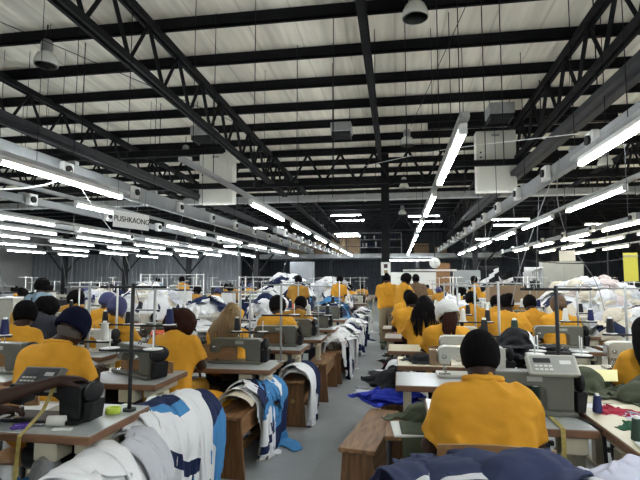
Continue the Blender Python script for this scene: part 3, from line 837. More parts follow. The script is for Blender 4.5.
# mezzanine store at the rear
mz = MB().box(-9, 6, 29.2, YB-.06, 2.82, 3.0).box(-9, 6, 29.1, 29.2, 2.78, 3.05)
struct('trim_mezzanine', mz, 'galv')
for x in (-8.6, -4, 1.2, 5.6): tag(MB().box(-.08, .08, -.08, .08, 0, 2.78).build('mezzanine_post', M['steel_dark'], None, (x, 29.3, 0)), 'dark post under the mezzanine, number from its left end %s' % {-8.6: 'first', -4: 'second', 1.2: 'third', 5.6: 'fourth'}[x], 'post')
rl = empty('railing', (-9, 29.2, 3.0), 'dark railing along the mezzanine edge', 'railing')
for k in range(16): MB().cyl((k, 0, 0.04), (k, 0, 1.0), .02, n=6).build('baluster', M['steel_dark'], rl)
for z in (.5, 1.0): MB().cyl((0, 0, z), (15, 0, z), .02, n=6).build('rail', M['steel_dark'], rl)
for i, (x, w, h, y) in enumerate(((-3.6, .9, 1.35, 30.2), (-2.7, .8, 1.2, 30.6), (-5.0, 1.0, .9, 30.4), (1.5, .9, .7, 30.3), (2.7, .7, .5, 30.6), (-6.3, 1.1, 1.1, 30.2))):
    t = empty('cardboard_box', (x, y, 3.0), 'brown cardboard box on the mezzanine, %s from its left end' % ['fourth', 'fifth', 'third of the tall ones', 'sixth', 'last', 'first'][i], 'box', None)
    MB().box(-w/2, w/2, -.35, .35, 0, h-.01, .01).build('carton', M['cardboard'], t); MB().box(-.04, .04, -.355, .355, h-.012, h-.002).build('packing_tape', M['brass'], t)
t = empty('storage_rack', (-1.0, 30.6, 3.0), 'dark rack of hung garments on the mezzanine left of the column', 'rack')
mb = MB()
for x in (-1.3, 1.3):
    for y in (-.25, .25): mb.box(x-.025, x+.025, y-.025, y+.025, 0, 1.45)
for z in (.5, 1.0, 1.43): mb.box(-1.3, 1.3, -.25, .25, z, z+.02)
mb.build('frame', M['galv'], t)
for k in range(24):
    x = -1.2+k*.1; z0 = .54 if k % 2 else 1.04
    MB().box(x-.035, x+.035, -.2, .2, z0-.02-(0 if k % 2 else 0), z0+.2+.15*random.random()).build('folded_garment', M[random.choice(['c_white', 'c_black', 'c_grey', 'c_navy'])], t)

# ================================================================== FLUORESCENT ROWS
COOL = (.90, .955, 1.0); WARM = (1.0, .93, .70)
ecool = emit('tube_cool', COOL, 30); ewarm = emit('tube_warm', WARM, 30)
FIX = {}
def fixture(x, y0, L, z, warm, label, group, two=True):
    k = (L, warm, two)
    if k not in FIX:
        t = empty('fluorescent_light', (0, 0, 0)); t['category'] = 'light'
        MB().box(-.036, .036, 0, L, .050, .105, .008).build('batten', M['white_paint'], t)
        for yy in (0, L-.03): MB().box(-.036, .036, yy, yy+.03, .004, .054, .004).build('lamp_holder', M['plastic_white'], t)
        for sx in ((-.018, .018) if two else (0,)):
            MB().cyl((sx, .03, .022), (sx, L-.03, .022), .014, n=8).build('tube', ewarm if warm else ecool, t)
        FIX[k] = t; o = t
    else: o = copy_tree(FIX[k])
    o.location = (x, y0, z); o['label'] = label; o['group'] = group; return o
ORD = ['first', 'second', 'third', 'fourth', 'fifth', 'sixth', 'seventh', 'eighth', 'ninth', 'tenth', 'eleventh', 'twelfth']
rows = [(-2.38, 7.6, 6, 2.74, 0, 'nearest lamp row left of the aisle', 5.0), (-4.12, 4.35, 1, 2.72, 0, 'single lamp below the left trunking', 1.5), (-5.25, 7.15, 6, 2.72, 0, 'second lamp row left of the aisle', 3.0),
        (-7.75, 4.4, 7, 2.72, 0, 'third lamp row left of the aisle', 3), (-9.3, 9.6, 5, 2.72, 0, 'fourth lamp row left of the aisle', 4), (-11.1, 7.6, 6, 2.72, 0, 'fifth lamp row left of the aisle', 5),
        (-13.6, 10.9, 5, 2.72, 0, 'sixth lamp row left of the aisle', 9), (-16.5, 15.0, 3, 2.72, 0, 'leftmost lamp row', 12),
        (.57, 4.12, 7, 2.74, 0, 'lamp row over the tables right of the aisle', 4.0), (1.98, 3.2, 1, 2.73, 0, 'single lamp below the right trunking', 1.0), (3.12, 3.95, 7, 2.73, 0, 'second lamp row right of the aisle', 2.5),
        (5.3, 7.95, 5, 2.73, 1, 'third lamp row right of the aisle', 4), (6.7, 9.2, 5, 2.73, 1, 'fourth lamp row right of the aisle', 6), (8.6, 13.2, 4, 2.73, 1, 'rightmost lamp row', 9)]
for ri, (x, y0, n, z, warm, lab, ys) in enumerate(rows):
    pitch = 3.15
    yend = y0+pitch*(n-1)+2.5
    for bi, yb in enumerate({-4.12: (1.2, -1.95), 1.98: (.05, -2.9), 3.12: (.8, -2.35), .57: (-2.75,), -2.38: (-2.75,)}.get(x, ())):  # unseen fixtures added outside the view to brighten the foreground
        fixture(x, yb, 2.3, z, warm, 'added light behind the viewpoint, %s back, %s' % (ORD[bi], lab), 'fluorescent lights, '+lab)
    t = empty('light_rail', (x, ys, z+.105), 'pale steel rail carrying the '+lab.replace('lamp row', 'lamps'), 'rail')
    MB().box(-.04, .04, 0, yend-ys, 0, .05, .004).build('rail', M['galv'], t)
    y = .3
    while y < yend-ys:
        MB().cyl((0, y, .05), (0, y, zr(ys+y)-z-.105), .0045, n=4).build('suspension_wire', M['steel_black'], t); y += 3.1
    for i in range(n):
        fixture(x, y0+pitch*i, 2.3, z, warm and i > 0, ('lit fluorescent light, %s in the %s' % (ORD[i], lab)) if n > 1 else 'long lit fluorescent light, the '+lab, 'fluorescent lights, '+lab)
# rear cross tubes
for i, (x, y, z) in enumerate(((-2.45, 23.4, 4.62), (-2.4, 25.0, 4.55), (-2.9, 27.6, 4.1), (-2.85, 28.6, 4.05), (1.3, 23.4, 4.5), (1.6, 25.0, 4.42), (4.6, 20.4, 3.9), (4.9, 21.6, 3.8), (4.5, 24, 3.4), (8, 20, 3.6), (-6, 22, 3.9), (.1, 28.9, 2.6), (1.4, 28.9, 2.6), (-8.2, 24, 3.2), (8.4, 23, 3.2))):
    o = fixture(x, y, 1.5, z, 0, ['upper left pair, front', 'upper left pair, rear', 'lower left pair, front', 'lower left pair, rear', 'upper right pair, front', 'upper right pair, rear', 'beyond the right cabinet, front', 'beyond the right cabinet, rear', 'low on the right rear', 'far right rear', 'left rear', 'below the mezzanine edge, left', 'below the mezzanine edge, right', 'far left rear low', 'far right rear low'][i]+' crosswise fluorescent light in the rear bay', 'crosswise rear lights')
    o.rotation_euler = (0, 0, -PI/2)
    o.location = (x-.75, y, z)
    MB().cyl((0, .3, .105), (0, .3, zr(y)-z-.02 if z > 2.7 else .2), .006, n=4).build('hanger_rod', M['steel_black'], o); MB().cyl((0, 1.2, .105), (0, 1.2, zr(y)-z-.02 if z > 2.7 else .2), .006, n=4).build('hanger_rod', M['steel_black'], o)
# ------------------------------------------------------------------ socket trunking
def trunking(x, y0, y1, z, side, label, pitch=1.6, first=None, yfirst=None, hi=.16):
    t = empty('socket_trunking', (x, y0, z), label, 'trunking')
    MB().box(-.05, .05, 0, y1-y0, 0, hi, .006).build('trunk', M['trunk_grey'], t)
    y = (yfirst or y0+.8); k = 0
    while y < y1:
        s = MB().box(side*.05-.002 if side > 0 else -.05-.08, side*.05+.08 if side > 0 else -.048, y-y0-.10, y-y0+.10, hi/2-.10, hi/2+.10, .01).build('socket', M['plastic_white'], t)
        MB().cyl((side*.13, y-y0-.02, hi/2), (side*.16, y-y0-.02, hi/2), .055, n=12).build('plug', M['plastic_black'], s)
        y += pitch; k += 1
    y = .5
    while y < y1-y0:
        MB().cyl((0, y, hi), (0, y, zr(y0+y)-z-.01), .006, n=4).build('suspension_wire', M['steel_black'], t)
        MB().box(-.06, .06, y-.04, y+.04, hi, hi+.05).build('bracket', M['galv'], t); y += 2.3
trunking(-4.54, 1.0, 26, 2.88, 1, 'wide grey socket trunking above the long lamp on the left', 1.75, yfirst=5.85, hi=.26)
trunking(2.14, 1.0, 26, 2.88, -1, 'wide grey socket trunking above the long lamp on the right', 1.6, yfirst=5.35, hi=.18)
trunking(-6.2, 2.0, 26, 2.80, 1, 'thin grey socket trunking over the third left lamp row', 2.2, hi=.12)
trunking(-8.5, 3.0, 26, 2.80, 1, 'thin grey socket trunking over the fifth left lamp row', 2.6, hi=.12)
trunking(-3.1, 12.0, 27, 2.72, 1, 'grey socket trunking beginning behind the nearest left lamp row', 1.2, hi=.12)
trunking(5.2, 4.0, 26, 2.80, -1, 'thin grey socket trunking over the far right rows', 2.2, hi=.12)
# loose cords from the trunking
def cord(pts, label, mt='trunk_grey', r=.005):
    P = [Vector(p) for p in pts]; out = []
    for i in range(len(P)-1):
        p0 = P[max(i-1, 0)]; p1 = P[i]; p2 = P[i+1]; p3 = P[min(i+2, len(P)-1)]
        for k in range(6):
            t = k/6; out.append(.5*((2*p1)+(p2-p0)*t+(2*p0-5*p1+4*p2-p3)*t*t+(3*p1-p0-3*p2+p3)*t**3))
    out.append(P[-1]); o = MB().tube(out, r, 6).build('power_cord', M[mt]); return tag(o, label, 'cord')
cord([(-4.36, 5.83, 2.99), (-4.2, 5.3, 2.72), (-4.15, 4.6, 2.50), (-4.2, 3.9, 2.42), (-4.3, 3.4, 2.48), (-4.5, 2.9, 2.66)], 'white cord looping left from the nearest left socket', 'plastic_white', .008)
cord([(-4.36, 5.84, 2.98), (-3.9, 5.6, 2.5), (-3.2, 5.2, 1.9), (-2.95, 5.2, 1.25)], 'white cord slanting down to the right from the nearest left socket')
cord([(-4.36, 7.6, 2.98), (-4.3, 7.3, 2.4), (-4.25, 6.6, 1.8), (-4.2, 6.6, 1.3)], 'white cord hanging straight down from the second left socket')
cord([(1.90, 5.9, 2.93), (1.95, 6.2, 2.5), (2.2, 6.6, 2.0), (2.6, 6.9, 1.5), (2.7, 6.9, 1.1)], 'white cord sagging to the right from the second right socket')
cord([(1.90, 5.9, 2.92), (1.7, 6.1, 2.3), (1.5, 6.3, 1.6), (1.4, 6.3, 1.2)], 'white cord slanting down to the left from the second right socket')
cord([(-.9, 11.4, 4.2), (.8, 9, 3.9), (1.98, 5.35, 3.06)], 'long white cord stretched towards the nearest right socket', 'plastic_white', .006)
cord([(1.0, 9.0, 2.3), (1.6, 7.5, 1.85), (2.4, 6.3, 1.72), (3.0, 5.6, 1.95), (3.3, 5.2, 2.5)], 'grey hose sagging in a wide curve over the right rows', 'steel_dark', .007)
k = 0
for x, ys_ in ((-4.36, (9.3, 11.1, 12.8, 14.6)), (1.96, (6.95, 8.5, 9.8, 11.1, 12.4, 14)), (-6.05, (6.0, 8.2, 10.5, 12.6)), (-8.35, (8, 10.6, 13.2)), (5.05, (8, 10.2, 12.5)), (-3.0, (12.8, 14, 15.2, 16.4))):
    for y in ys_:
        dx = random.uniform(-.6, .6); k += 1
        c = cord([(x, y, 2.85), (x+dx*.3, y+.05, 2.4), (x+dx*.7, y+.1, 1.8), (x+dx, y+.1, 1.25)], 'pale cord hanging from the socket trunking to the machines', r=.004); c['group'] = 'pale cords hanging to the machines'
# drop wires straight from the roof
k = 0
for x, y in ((-2.6, 6.5), (-1.9, 6.2), (-1.6, 7.6), (-1.1, 8.3), (-3.4, 5.6), (-.9, 6.9), (.15, 6.4), (.55, 6.1), (.8, 7.0), (1.05, 5.8), (1.3, 6.0), (1.1, 7.9), (-.3, 7.3), (-5.6, 7.2), (-6.6, 7.0), (2.7, 6.6), (-7.6, 8.6), (3.6, 7.4)):
    z1 = 2.95 if x < 0 else 2.9
    o = MB().cyl((0, 0, 0), (0, 0, zr(y)-z1-.005), .006, n=4).build('hanging_cable', M['steel_black'], None, (x, y, z1)); tag(o, 'thin black cable hanging straight down from the roof', 'cable', 'thin black cables hanging from the roof')
for a, b_, lab in (((-6.2, 4.2, 5.2), (-3.2, 9.2, 4.7), 'left lattice truss'), ((1.1, 5.9, 5.35), (.3, 9.4, 4.5), 'nearest bell lamp')):
    tag(MB().tube([a, b_], .006, 4).build('brace_wire', M['steel_black']), 'thin slanting black wire beside the '+lab, 'wire')
# signs
sg = empty('hanging_sign', (-3.62, 5.7, 2.20), 'white hanging sign with black capitals under the left lamps', 'sign', None, R(76))
MB().box(-.02, .62, -.008, .008, 0, .22, .003).build('board', M['plastic_white'], sg)
def text(s, size, parent, loc, rot, mt, name='lettering', ext=.002):
    cu = bpy.data.curves.new(name, 'FONT'); cu.body = s; cu.size = size; cu.extrude = ext; cu.align_x = 'CENTER'; cu.align_y = 'CENTER'; cu.materials.append(M[mt])
    tmp = bpy.data.objects.new(name, cu); me = bpy.data.meshes.new_from_object(tmp); bpy.data.objects.remove(tmp); o = bpy.data.objects.new(name, me); COL.objects.link(o); o.parent = parent; o.location = loc; o.rotation_euler = rot; return o
text('PUSHKAONG', .105, sg, (.30, -.011, .11), (PI/2, 0, 0), 'plastic_black')
for x in (.05, .55): MB().cyl((x, 0, .22), (x, 0, .62), .003, n=4).build('string', M['steel_black'], sg)
sg = empty('paper_tag', (1.97, 6.0, 1.73), 'small cream paper sign hanging over the right rows', 'sign', None, R(-6)); MB().box(-.085, .085, -.003, .003, 0, .12).build('sheet', M['c_cream'], sg); MB().cyl((0, 0, .12), (0, 0, 1.03), .003, n=4).build('string', M['steel_dark'], sg)
mat('banner_yellow', (.78, .70, .10), .8)
sg = empty('yellow_banner', (1.985, 4.5, 1.50), 'bright yellow paper strip hanging at the right edge', 'banner', None, R(-5)); MB().box(-.055, .055, -.002, .002, 0, .245).build('sheet', M['banner_yellow'], sg); MB().box(-.057, .057, -.005, -.002, .21, .225).build('clip', M['laminate_cream'], sg)
MB().cyl((0, 0, .245), (0, 0, 1.2), .003, n=4).build('string', M['steel_dark'], sg)
# clock on its arm
t = empty('wall_clock', (1.22, 16.0, 1.87), 'round white clock on an arm above the right rows', 'clock')
MB().lathe([(0, -.02), (.16, -.02), (.175, 0), (.17, .03), (0, .03)], 28, M=Matrix.Translation((0, 0, .175)) @ Matrix.Rotation(PI/2, 4, 'X')).build('dial', M['plastic_white'], t)
MB().box(-.005, .005, -.034, -.030, .175, .30).build('hand', M['plastic_black'], t); MB().box(0, .09, -.034, -.030, .17, .18).build('hand', M['plastic_black'], t)
MB().cyl((0, .02, .35), (0, .02, 2.2), .008, n=6).build('pole', M['steel_dark'], t)
tag(MB().cyl((0, 0, 0), (1.7, 0, 0), .03, n=8).build('pipe', M['white_paint'], None, (.2, 16.0, 1.80)), 'white pipe behind and left of the round clock', 'pipe')
mat('panel_dark', (.10, .10, .085), .45)
# ================================================================== FURNITURE PROTOTYPES
def mk_table(W=1.05, D=.52, zt=.78, top='laminate'):
    t = empty('sewing_table', (0, 0, 0)); t['category'] = 'table'; w = W/2; d = D/2
    MB().box(-w+.006, w-.006, -d+.006, d-.006, zt-.004, zt, .001).build('tabletop', M[top], t)
    MB().box(-w, w, -d, d, zt-.042, zt-.003, .004).build('edge_band', M['wood_edge'], t)
    for s in (-1, 1):
        x = s*(w-.085)
        MB().prism([(-.03+.0, .05), (.03, .05), (.03, zt-.1), (-.03, zt-.1)], -.045, .045, .006, M=Matrix.Translation((x, .02, 0))).box(x-.03, x+.03, -d+.04, d-.04, 0, .05, .008).box(x-.025, x+.025, -d+.05, d-.05, zt-.1, zt-.043, .004).build('leg', M['cream_paint'], t)
        MB().cyl((x+s*.031, -.0, zt-.25), (x+s*.035, -.0, zt-.25), .012, n=8).cyl((x+s*.031, .0, zt-.33), (x+s*.035, .0, zt-.33), .012, n=8).build('bolt', M['plastic_black'], t)
    MB().box(-w+.17, w-.17, .04, .07, .12, .16, .004).build('stretcher', M['steel_dark'], t)
    MB().box(-.18, .14, -.16, .10, .16, .185, .004).build('pedal', M['steel_dark'], t)
    mo = MB(); mo.cyl((-.02, .05, zt-.22), (.22, .05, zt-.22), .075, n=14).box(.0, .16, -.03, .13, zt-.16, zt-.043, .01); mo.build('motor', M['machine_black'], t)
    MB().box(.24, .36, -d+.02, -d+.14, zt-.13, zt-.043, .005).build('control_box', M['cream_paint'], t)
    return t
def mk_machine(mt='machine_grey', panel=False, dark_wheel=True):
    t = empty('sewing_machine', (0, 0, 0)); t['category'] = 'sewing machine'
    MB().box(-.26, .25, -.09, .09, .001, .03, .006).build('bed', M[mt], t)
    arm = [(.10, .03), (.24, .03), (.245, .27), (.225, .30), (-.20, .30), (-.235, .285), (-.245, .25), (-.24, .13), (-.165, .12), (-.15, .185), (-.12, .20), (.06, .20), (.095, .17)]
    MB().prism(arm, -.055, .055, .010).build('arm', M[mt], t)
    MB().box(-.253, -.244, -.045, .045, .14, .26, .003).build('face_plate', M['chrome'], t)
    hw = MB(); hw.lathe([(0, 0), (.03, 0), (.035, .02), (.07, .022), (.075, .03), (.075, .045), (.06, .052), (.02, .055), (0, .055)], 20, M=Matrix.Translation((.246, 0, .235)) @ Matrix.Rotation(PI/2, 4, 'Y'))
    hw.build('handwheel', M['plastic_black' if dark_wheel else 'chrome'], t)
    MB().prism([(.255, .02), (.30, .02), (.315, .16), (.30, .17), (.258, .16)], -.05, .06, .006).build('belt_guard', M['plastic_black' if dark_wheel else mt], t)
    MB().cyl((-.205, 0, .045), (-.205, 0, .13), .006, n=8).build('needle_bar', M['chrome'], t)
    MB().cyl((-.19, .0, .05), (-.19, 0, .13), .005, n=8).box(-.20, -.18, -.022, .008, .036, .046, .002).build('presser_foot', M['chrome'], t)
    MB().lathe([(0, 0), (.022, 0), (.022, .008), (.012, .014), (.012, .02), (0, .02)], 14, M=Matrix.Translation((-.205, -.055, .20)) @ Matrix.Rotation(PI/2, 4, 'X')).build('tension_disc', M['chrome'], t)
    MB().cyl((.02, -.02, .30), (.02, -.02, .35), .004, n=6).cyl((.06, -.02, .30), (.06, -.02, .35), .004, n=6).build('spool_pin', M['chrome'], t)
    MB().box(.0, .08, -.0575, -.054, .235, .27).build('badge', M['panel_face'], t)
    MB().box(-.245, -.16, -.09, -.02, .0305, .034).build('needle_plate', M['chrome'], t)
    if panel:
        c = Matrix.Translation((.14 if panel == 1 else -.05, -.03, .345)) @ Matrix.Rotation(R(54), 4, 'X')
        p = MB().box(-.13, .13, -.075, .075, -.03, .02, .006, M=c).build('control_panel', M['machine_white' if panel == 1 else 'panel_dark'], t)
        s = MB().box(-.115, .115, -.062, .062, .02, .022, M=c).build('panel_face', M['panel_face' if panel == 1 else 'steel_dark'], p)
        MB().box(-.10, -.01, .01, .045, .022, .025, M=c).build('display', M['steel_dark'], s)
        for i in range(4):
            for j in range(2): MB().box(-.10+i*.025, -.082+i*.025, -.048+j*.026, -.034+j*.026, .022, .027, .001, M=c).build('key', M['plastic_white' if panel == 1 else 'panel_face'], s)
        MB().box(.035, .095, .0, .030, .022, .026, .002, M=c).build('badge', M['plastic_white' if panel == 1 else 'panel_face'], s)
    t.scale = (1, 1, .76)
    return t
def mk_stand(mt='galv', hgt=.68, tray=.28):
    t = empty('thread_stand', (0, 0, 0)); t['category'] = 'thread stand'
    MB().cyl((0, 0, .0), (0, 0, hgt), .011, n=8).cyl((0, 0, 0), (0, 0, .012), .035, n=14).build('pole', M[mt], t)
    MB().cyl((-.20, 0, hgt-.02), (.20, 0, hgt-.02), .007, n=6).build('thread_guide', M[mt], t)
    for x in (-.13, .13): MB().tube([(x, 0, hgt-.02), (x, -.02, hgt-.03), (x, -.035, hgt-.01), (x, -.02, hgt+.008)], .003, 5).build('hook', M['chrome'], t)
    MB().box(-.19, .19, -.012, .012, tray-.02, tray-.005).build('tray_arm', M['steel_dark'], t)
    for x in (-.13, .13):
        MB().lathe([(0, -.004), (.05, -.004), (.055, 0), (.0, .001)], 16, c=(x, 0, tray)).cyl((x, 0, tray), (x, 0, tray+.10), .004, n=6).build('spool_holder', M['plastic_white'], t)
    return t
CONES = {}
def mk_cone(col):
    t = empty('thread_cone', (0, 0, 0)); t['category'] = 'thread cone'
    MB().lathe([(0.006, .004), (.031, .004), (.033, .012), (.024, .115), (.022, .122), (.006, .122)], 18).build('thread', M['thread_'+col], t)
    MB().lathe([(.004, .0), (.024, .0), (.025, .004), (.015, .135), (.012, .137), (.004, .137)], 14).build('core', M['plastic_white'], t)
    return t
def mk_bench(L=.95, H=.47, tw=.26):
    t = empty('wooden_bench', (0, 0, 0)); t['category'] = 'bench'
    MB().box(-tw/2, tw/2, -L/2, L/2, H-.028, H, .004).build('seat', M['wood_brown'], t)
    for s in (-1, 1):
        y = s*(L/2-.045)
        MB().prism([(-tw/2-.015, 0), (tw/2+.015, 0), (tw/2-.02, H-.028), (-tw/2+.02, H-.028)], y-.012, y+.012, .002).build('end_panel', M['wood_end'], t)
    for s in (-1, 1):
        MB().box(s*(tw/2-.03)-.009, s*(tw/2-.03)+.009, -L/2+.06, L/2-.06, H-.16, H-.03, .002).build('apron', M['wood_brown'], t)
    MB().box(-.012, .012, -L/2+.06, L/2-.06, .10, .17, .003).build('stretcher', M['wood_brown'], t)
    return t
def mk_chair():
    t = empty('wooden_chair', (0, 0, 0)); t['category'] = 'chair'
    MB().box(-.19, .19, -.18, .18, .44, .462, .008).build('seat', M['wood_light'], t)
    for x in (-.16, .16):
        MB().tube([(x*1.08, .15, 0), (x, .14, .44)], .014, 8).build('leg', M['steel_dark'], t)
        MB().tube([(x*1.08, -.20, 0), (x, -.15, .44)], .014, 8).build('leg', M['steel_dark'], t)
        MB().tube([(x, -.15, .44), (x*1.05, -.19, .62), (x*1.08, -.22, .86)], .012, 8).build('back_post', M['steel_dark'], t)
    mb = MB(); vs = []; fs = []; n = 9
    for i in range(n):
        u = (i/(n-1)-.5)*2; y = -.205-.035*(1-u*u)
        for (dy, z) in ((-.008, .72), (-.02, .905), (-.006, .905), (.006, .72)): vs.append((u*.215, y+dy, z-(.02*u*u if z > .8 else -.02*u*u)))
    for i in range(n-1):
        for k in range(4): k2 = (k+1) % 4; fs.append([i*4+k, i*4+k2, (i+1)*4+k2, (i+1)*4+k])
    fs += [[0, 1, 2, 3], [(n-1)*4+3, (n-1)*4+2, (n-1)*4+1, (n-1)*4]]
    mb.add(vs, fs); mb.build('backrest', M['wood_light'], t)
    return t
PROTO = {}
def put(kind, maker, loc, label, group=None, rz=0, scale=None):
    if kind not in PROTO: PROTO[kind] = maker(); o = PROTO[kind]; o.location = loc; o.rotation_euler = (0, 0, rz)
    else: o = copy_tree(PROTO[kind]); o.location = loc; o.rotation_euler = (0, 0, rz)
    if scale: o.scale = (scale,)*3
    o['label'] = label
    if group: o['group'] = group
    elif 'group' in o: del o['group']
    return o
def table(loc, label, W=1.05, D=.52, zt=.78, top='laminate', group=None, rz=0): return put(('t', W, D, zt, top), lambda: mk_table(W, D, zt, top), loc, label, group, rz)
def machine(loc, label, mt='machine_grey', panel=False, group=None, rz=0, dw=True): return put(('m', mt, panel, dw), lambda: mk_machine(mt, panel, dw), loc, label, group, rz)
def stand(loc, label, mt='galv', group=None, hgt=.68, rz=0, tray=.28): return put(('s', mt, hgt, tray), lambda: mk_stand(mt, hgt, tray), loc, label, group, rz)
def cone(loc, col, label, group=None, s=1.0): return put(('c', col), lambda: mk_cone(col), loc, label, group, 0, s)
def bench(loc, label, L=.95, rz=0, H=.47, tw=.26, group=None): return put(('b', L, H, tw), lambda: mk_bench(L, H, tw), loc, label, group, rz)
def chair(loc, label, rz=0, group=None): return put('chair', mk_chair, loc, label, group, rz)

# garment meshes draped over a bench (local: bench centred on origin, long axis y)
def drape(seed, layer, dx, dy, rot, H=.47, tw=.26, L=.95, maskf=mask_shirt, s=.02, squeeze=.45, bump=.12, crumple=.03, U=.5, W=.5, pleat=.15):
    r = .02+.012*layer
    ce = col_cyl(tw/2+.03+.014*layer, bump+.022*layer, H-.03)
    cb = col_box((0, 0, H-.06), (tw/2, L, .01), .012+.010*layer)
    def init(u, v):
        c, s_ = math.cos(rot), math.sin(rot)
        ph = 2*PI*v/pleat+1.3*np.sin(u*5+seed)+seed; amp = pleat*.30
        u1 = u*.97; v1 = v*squeeze*(1+.35*np.sin(u*3+seed)); x = u1*c-v1*s_+dx; y = u1*s_+v1*c+dy
        return x, y, u*0+H+bump+.03*layer+.09+amp*np.sin(ph)
    return sim_cloth(maskf, s, init, col_multi(ce, cb), 120, seed, crumple, U, W)
def crumpled(seed, s=.028, maskf=mask_shirt, rad=(.20, .17, .10)):
    ce = col_ell((0, 0, -.01), rad, .004)
    def init(u, v): return u*.58, v*.58, .24+u*0
    return sim_cloth(maskf, s, init, ce, 100, seed, .14, fric=.5)
# ================================================================== GARMENT MESHES
TH = .004
DR = []     # gathered shirts hanging across a bench, by layer
for i in range(8):
    res = drape(100+i, [0, .5, 1, 1.5, 2, 2.5, 3, 3.5][i], [.10, -.08, .16, .05, .14, .0, .12, .06][i], 0, [0, .25, -.3, .12, .4, -.2, .1, -.45][i], squeeze=[.5, .42, .55, .45, .5, .6, .42, .5][i], pleat=[.15, .12, .17, .13, .15, .18, .12, .14][i])
    DR.append(wrinkle(cloth_mesh('draped_garment', res), .0075, 62, (.35, 1, .35), i))
CR = [wrinkle(cloth_mesh('crumpled_garment', crumpled(300+i, rad=[(.20, .17, .15), (.22, .12, .12), (.16, .16, .18), (.24, .18, .09), (.18, .10, .06)][i])), [.017, .017, .018, .015, .012][i], 46, (1, 1, .8), i*3) for i in range(5)]
MATN = ['c_white', 'c_white_navy', 'c_grey', 'c_white_side', 'c_white_blue', 'c_navy', 'c_white_side']
DESC = {'c_white': 'plain white', 'c_white_navy': 'white-and-navy', 'c_grey': 'pale grey', 'c_white_side': 'navy-striped white', 'c_white_blue': 'white-blue-navy', 'c_navy': 'plain navy',
        'c_blue': 'navy and sky blue', 'c_black': 'black', 'c_olive': 'olive green', 'c_green': 'bright green', 'c_red': 'red', 'c_royal': 'royal blue', 'c_yellow': 'yellow', 'c_orange': 'orange', 'c_cream': 'cream',
        'c_pinkwhite': 'pinkish white', 'c_lilac': 'pale lilac', 'c_navy_plain': 'dull navy', 'c_white_mid': 'white with navy and blue bands', 'c_navy_deep': 'dull navy with pale seam', 'c_black_white': 'black and white'}
LAY = ['lowest', 'second from the bottom', 'third from the bottom', 'fourth from the bottom', 'fifth from the bottom', 'sixth from the bottom', 'topmost']
def pile(cx, cy, where, mats, rz=0, zs=1.0, n=None, L=.75, seed=0, sc=1.0):
    g_ = np.random.default_rng(seed+5); n = n or len(mats); seq = [(k*3) % 8 for k in range(n)]
    lay_ = sorted(range(n), key=lambda k: (k//3, k % 3))
    for q in range(n):
        i = min(7, int(q*8/n)); mt = mats[q % len(mats)]
        y = L*(((q*.618+.15*seed) % 1)-.5)+g_.uniform(-.03, .03); fl = g_.random() < .35
        pos = 'topmost' if q == n-1 else 'number %d from the bottom' % (q+1) if False else (['lowest', 'second lowest', 'third lowest', 'fourth layer', 'fifth layer', 'sixth layer', 'seventh layer', 'eighth layer', 'ninth layer', 'tenth layer'][min(q, 9)])
        c, s_ = math.cos(rz), math.sin(rz)
        tw_ = .35 if seed > 5 else .14
        cloth_obj('draped_garment', DR[i], mt, '%s garment draped %s, %s' % (DESC[mt], where, pos), 'garment', 'garments draped '+where, (cx-s_*y, cy+c*y, 0), rz+(PI if fl else 0)+g_.uniform(-tw_, tw_), 1, TH, (sc, sc, zs))
# ------------------------------------------------------------------ benches left of the aisle
bench((-1.36, 2.05, 0), 'wooden bench under the pile of white garments at the lower left', rz=R(4))
pile(-1.36, 2.05, 'over the lower left bench', ['c_white', 'c_grey', 'c_white_side', 'c_white', 'c_white', 'c_white', 'c_grey', 'c_white'], R(4), 1.15, 8, .8, 1)
bench((-1.45, 2.97, 0), 'wooden bench under the second pile, beside the front black machine', rz=R(-5))
pile(-1.45, 2.97, 'over the second bench', ['c_white', 'c_white', 'c_navy', 'c_white', 'c_blue', 'c_white_mid', 'c_white', 'c_white_side', 'c_white_mid'], R(-5), 1.22, 9, .75, 2)
bench((-1.28, 4.10, 0), 'wooden bench with open end panel under blue and white garments', rz=R(-3), L=1.0)
pile(-1.28, 4.22, 'over the third bench', ['c_white', 'c_cream', 'c_blue', 'c_white', 'c_white_mid', 'c_blue', 'c_white_mid'], R(-3), 1.03, 7, .6, 3)
bench((-1.08, 5.42, 0), 'wooden bench whose near end panel shows a keyhole mark', L=.95, tw=.24)
MB().cyl((0, -.4512, .26), (0, -.4476, .26), .022, n=14).build('keyhole_plate', M['brass'], PROTO[('b', .95, .47, .24)])
pile(-1.08, 5.22, 'over the near end of the fourth bench', ['c_grey', 'c_white', 'c_navy', 'c_white_side', 'c_white'], 0, .98, 5, .34, 4, .9)
bench((-1.00, 6.45, 0), 'wooden bench with bare top behind the keyhole bench', L=.95)
for n, (x, y) in enumerate(((-.95, 7.5), (-.92, 8.6), (-.90, 9.9), (-.95, 11.2), (-.95, 12.4), (-.98, 14.0))):
    w_ = ['sixth', 'seventh', 'eighth', 'ninth', 'tenth', 'eleventh'][n]
    bench((x, y, 0), 'wooden bench under garments, %s along the left of the aisle' % w_, L=.95)
    pile(x, y, 'over the %s bench' % w_, [['c_white', 'c_navy', 'c_white', 'c_white_navy', 'c_white', 'c_white_side'], ['c_white', 'c_white', 'c_navy', 'c_white_blue', 'c_white']][n % 2], 0, 1.15, 6 if n < 3 else 4, .8, n+6)
    for q in range(3 if n < 3 else 1):
        mt = ['c_white', 'c_white_navy', 'c_white_side', 'c_navy'][(n+q) % 4]; cloth_obj('crumpled_garment', CR[(n+q*2) % 5], mt, '%s garment crumpled on top of the %s bench pile, %s' % (DESC[mt], w_, ['near end', 'middle', 'far end'][q]), 'garment', None, (x+.03*q, y-.28+.27*q, .60), n+q*2, 1, TH, .85)
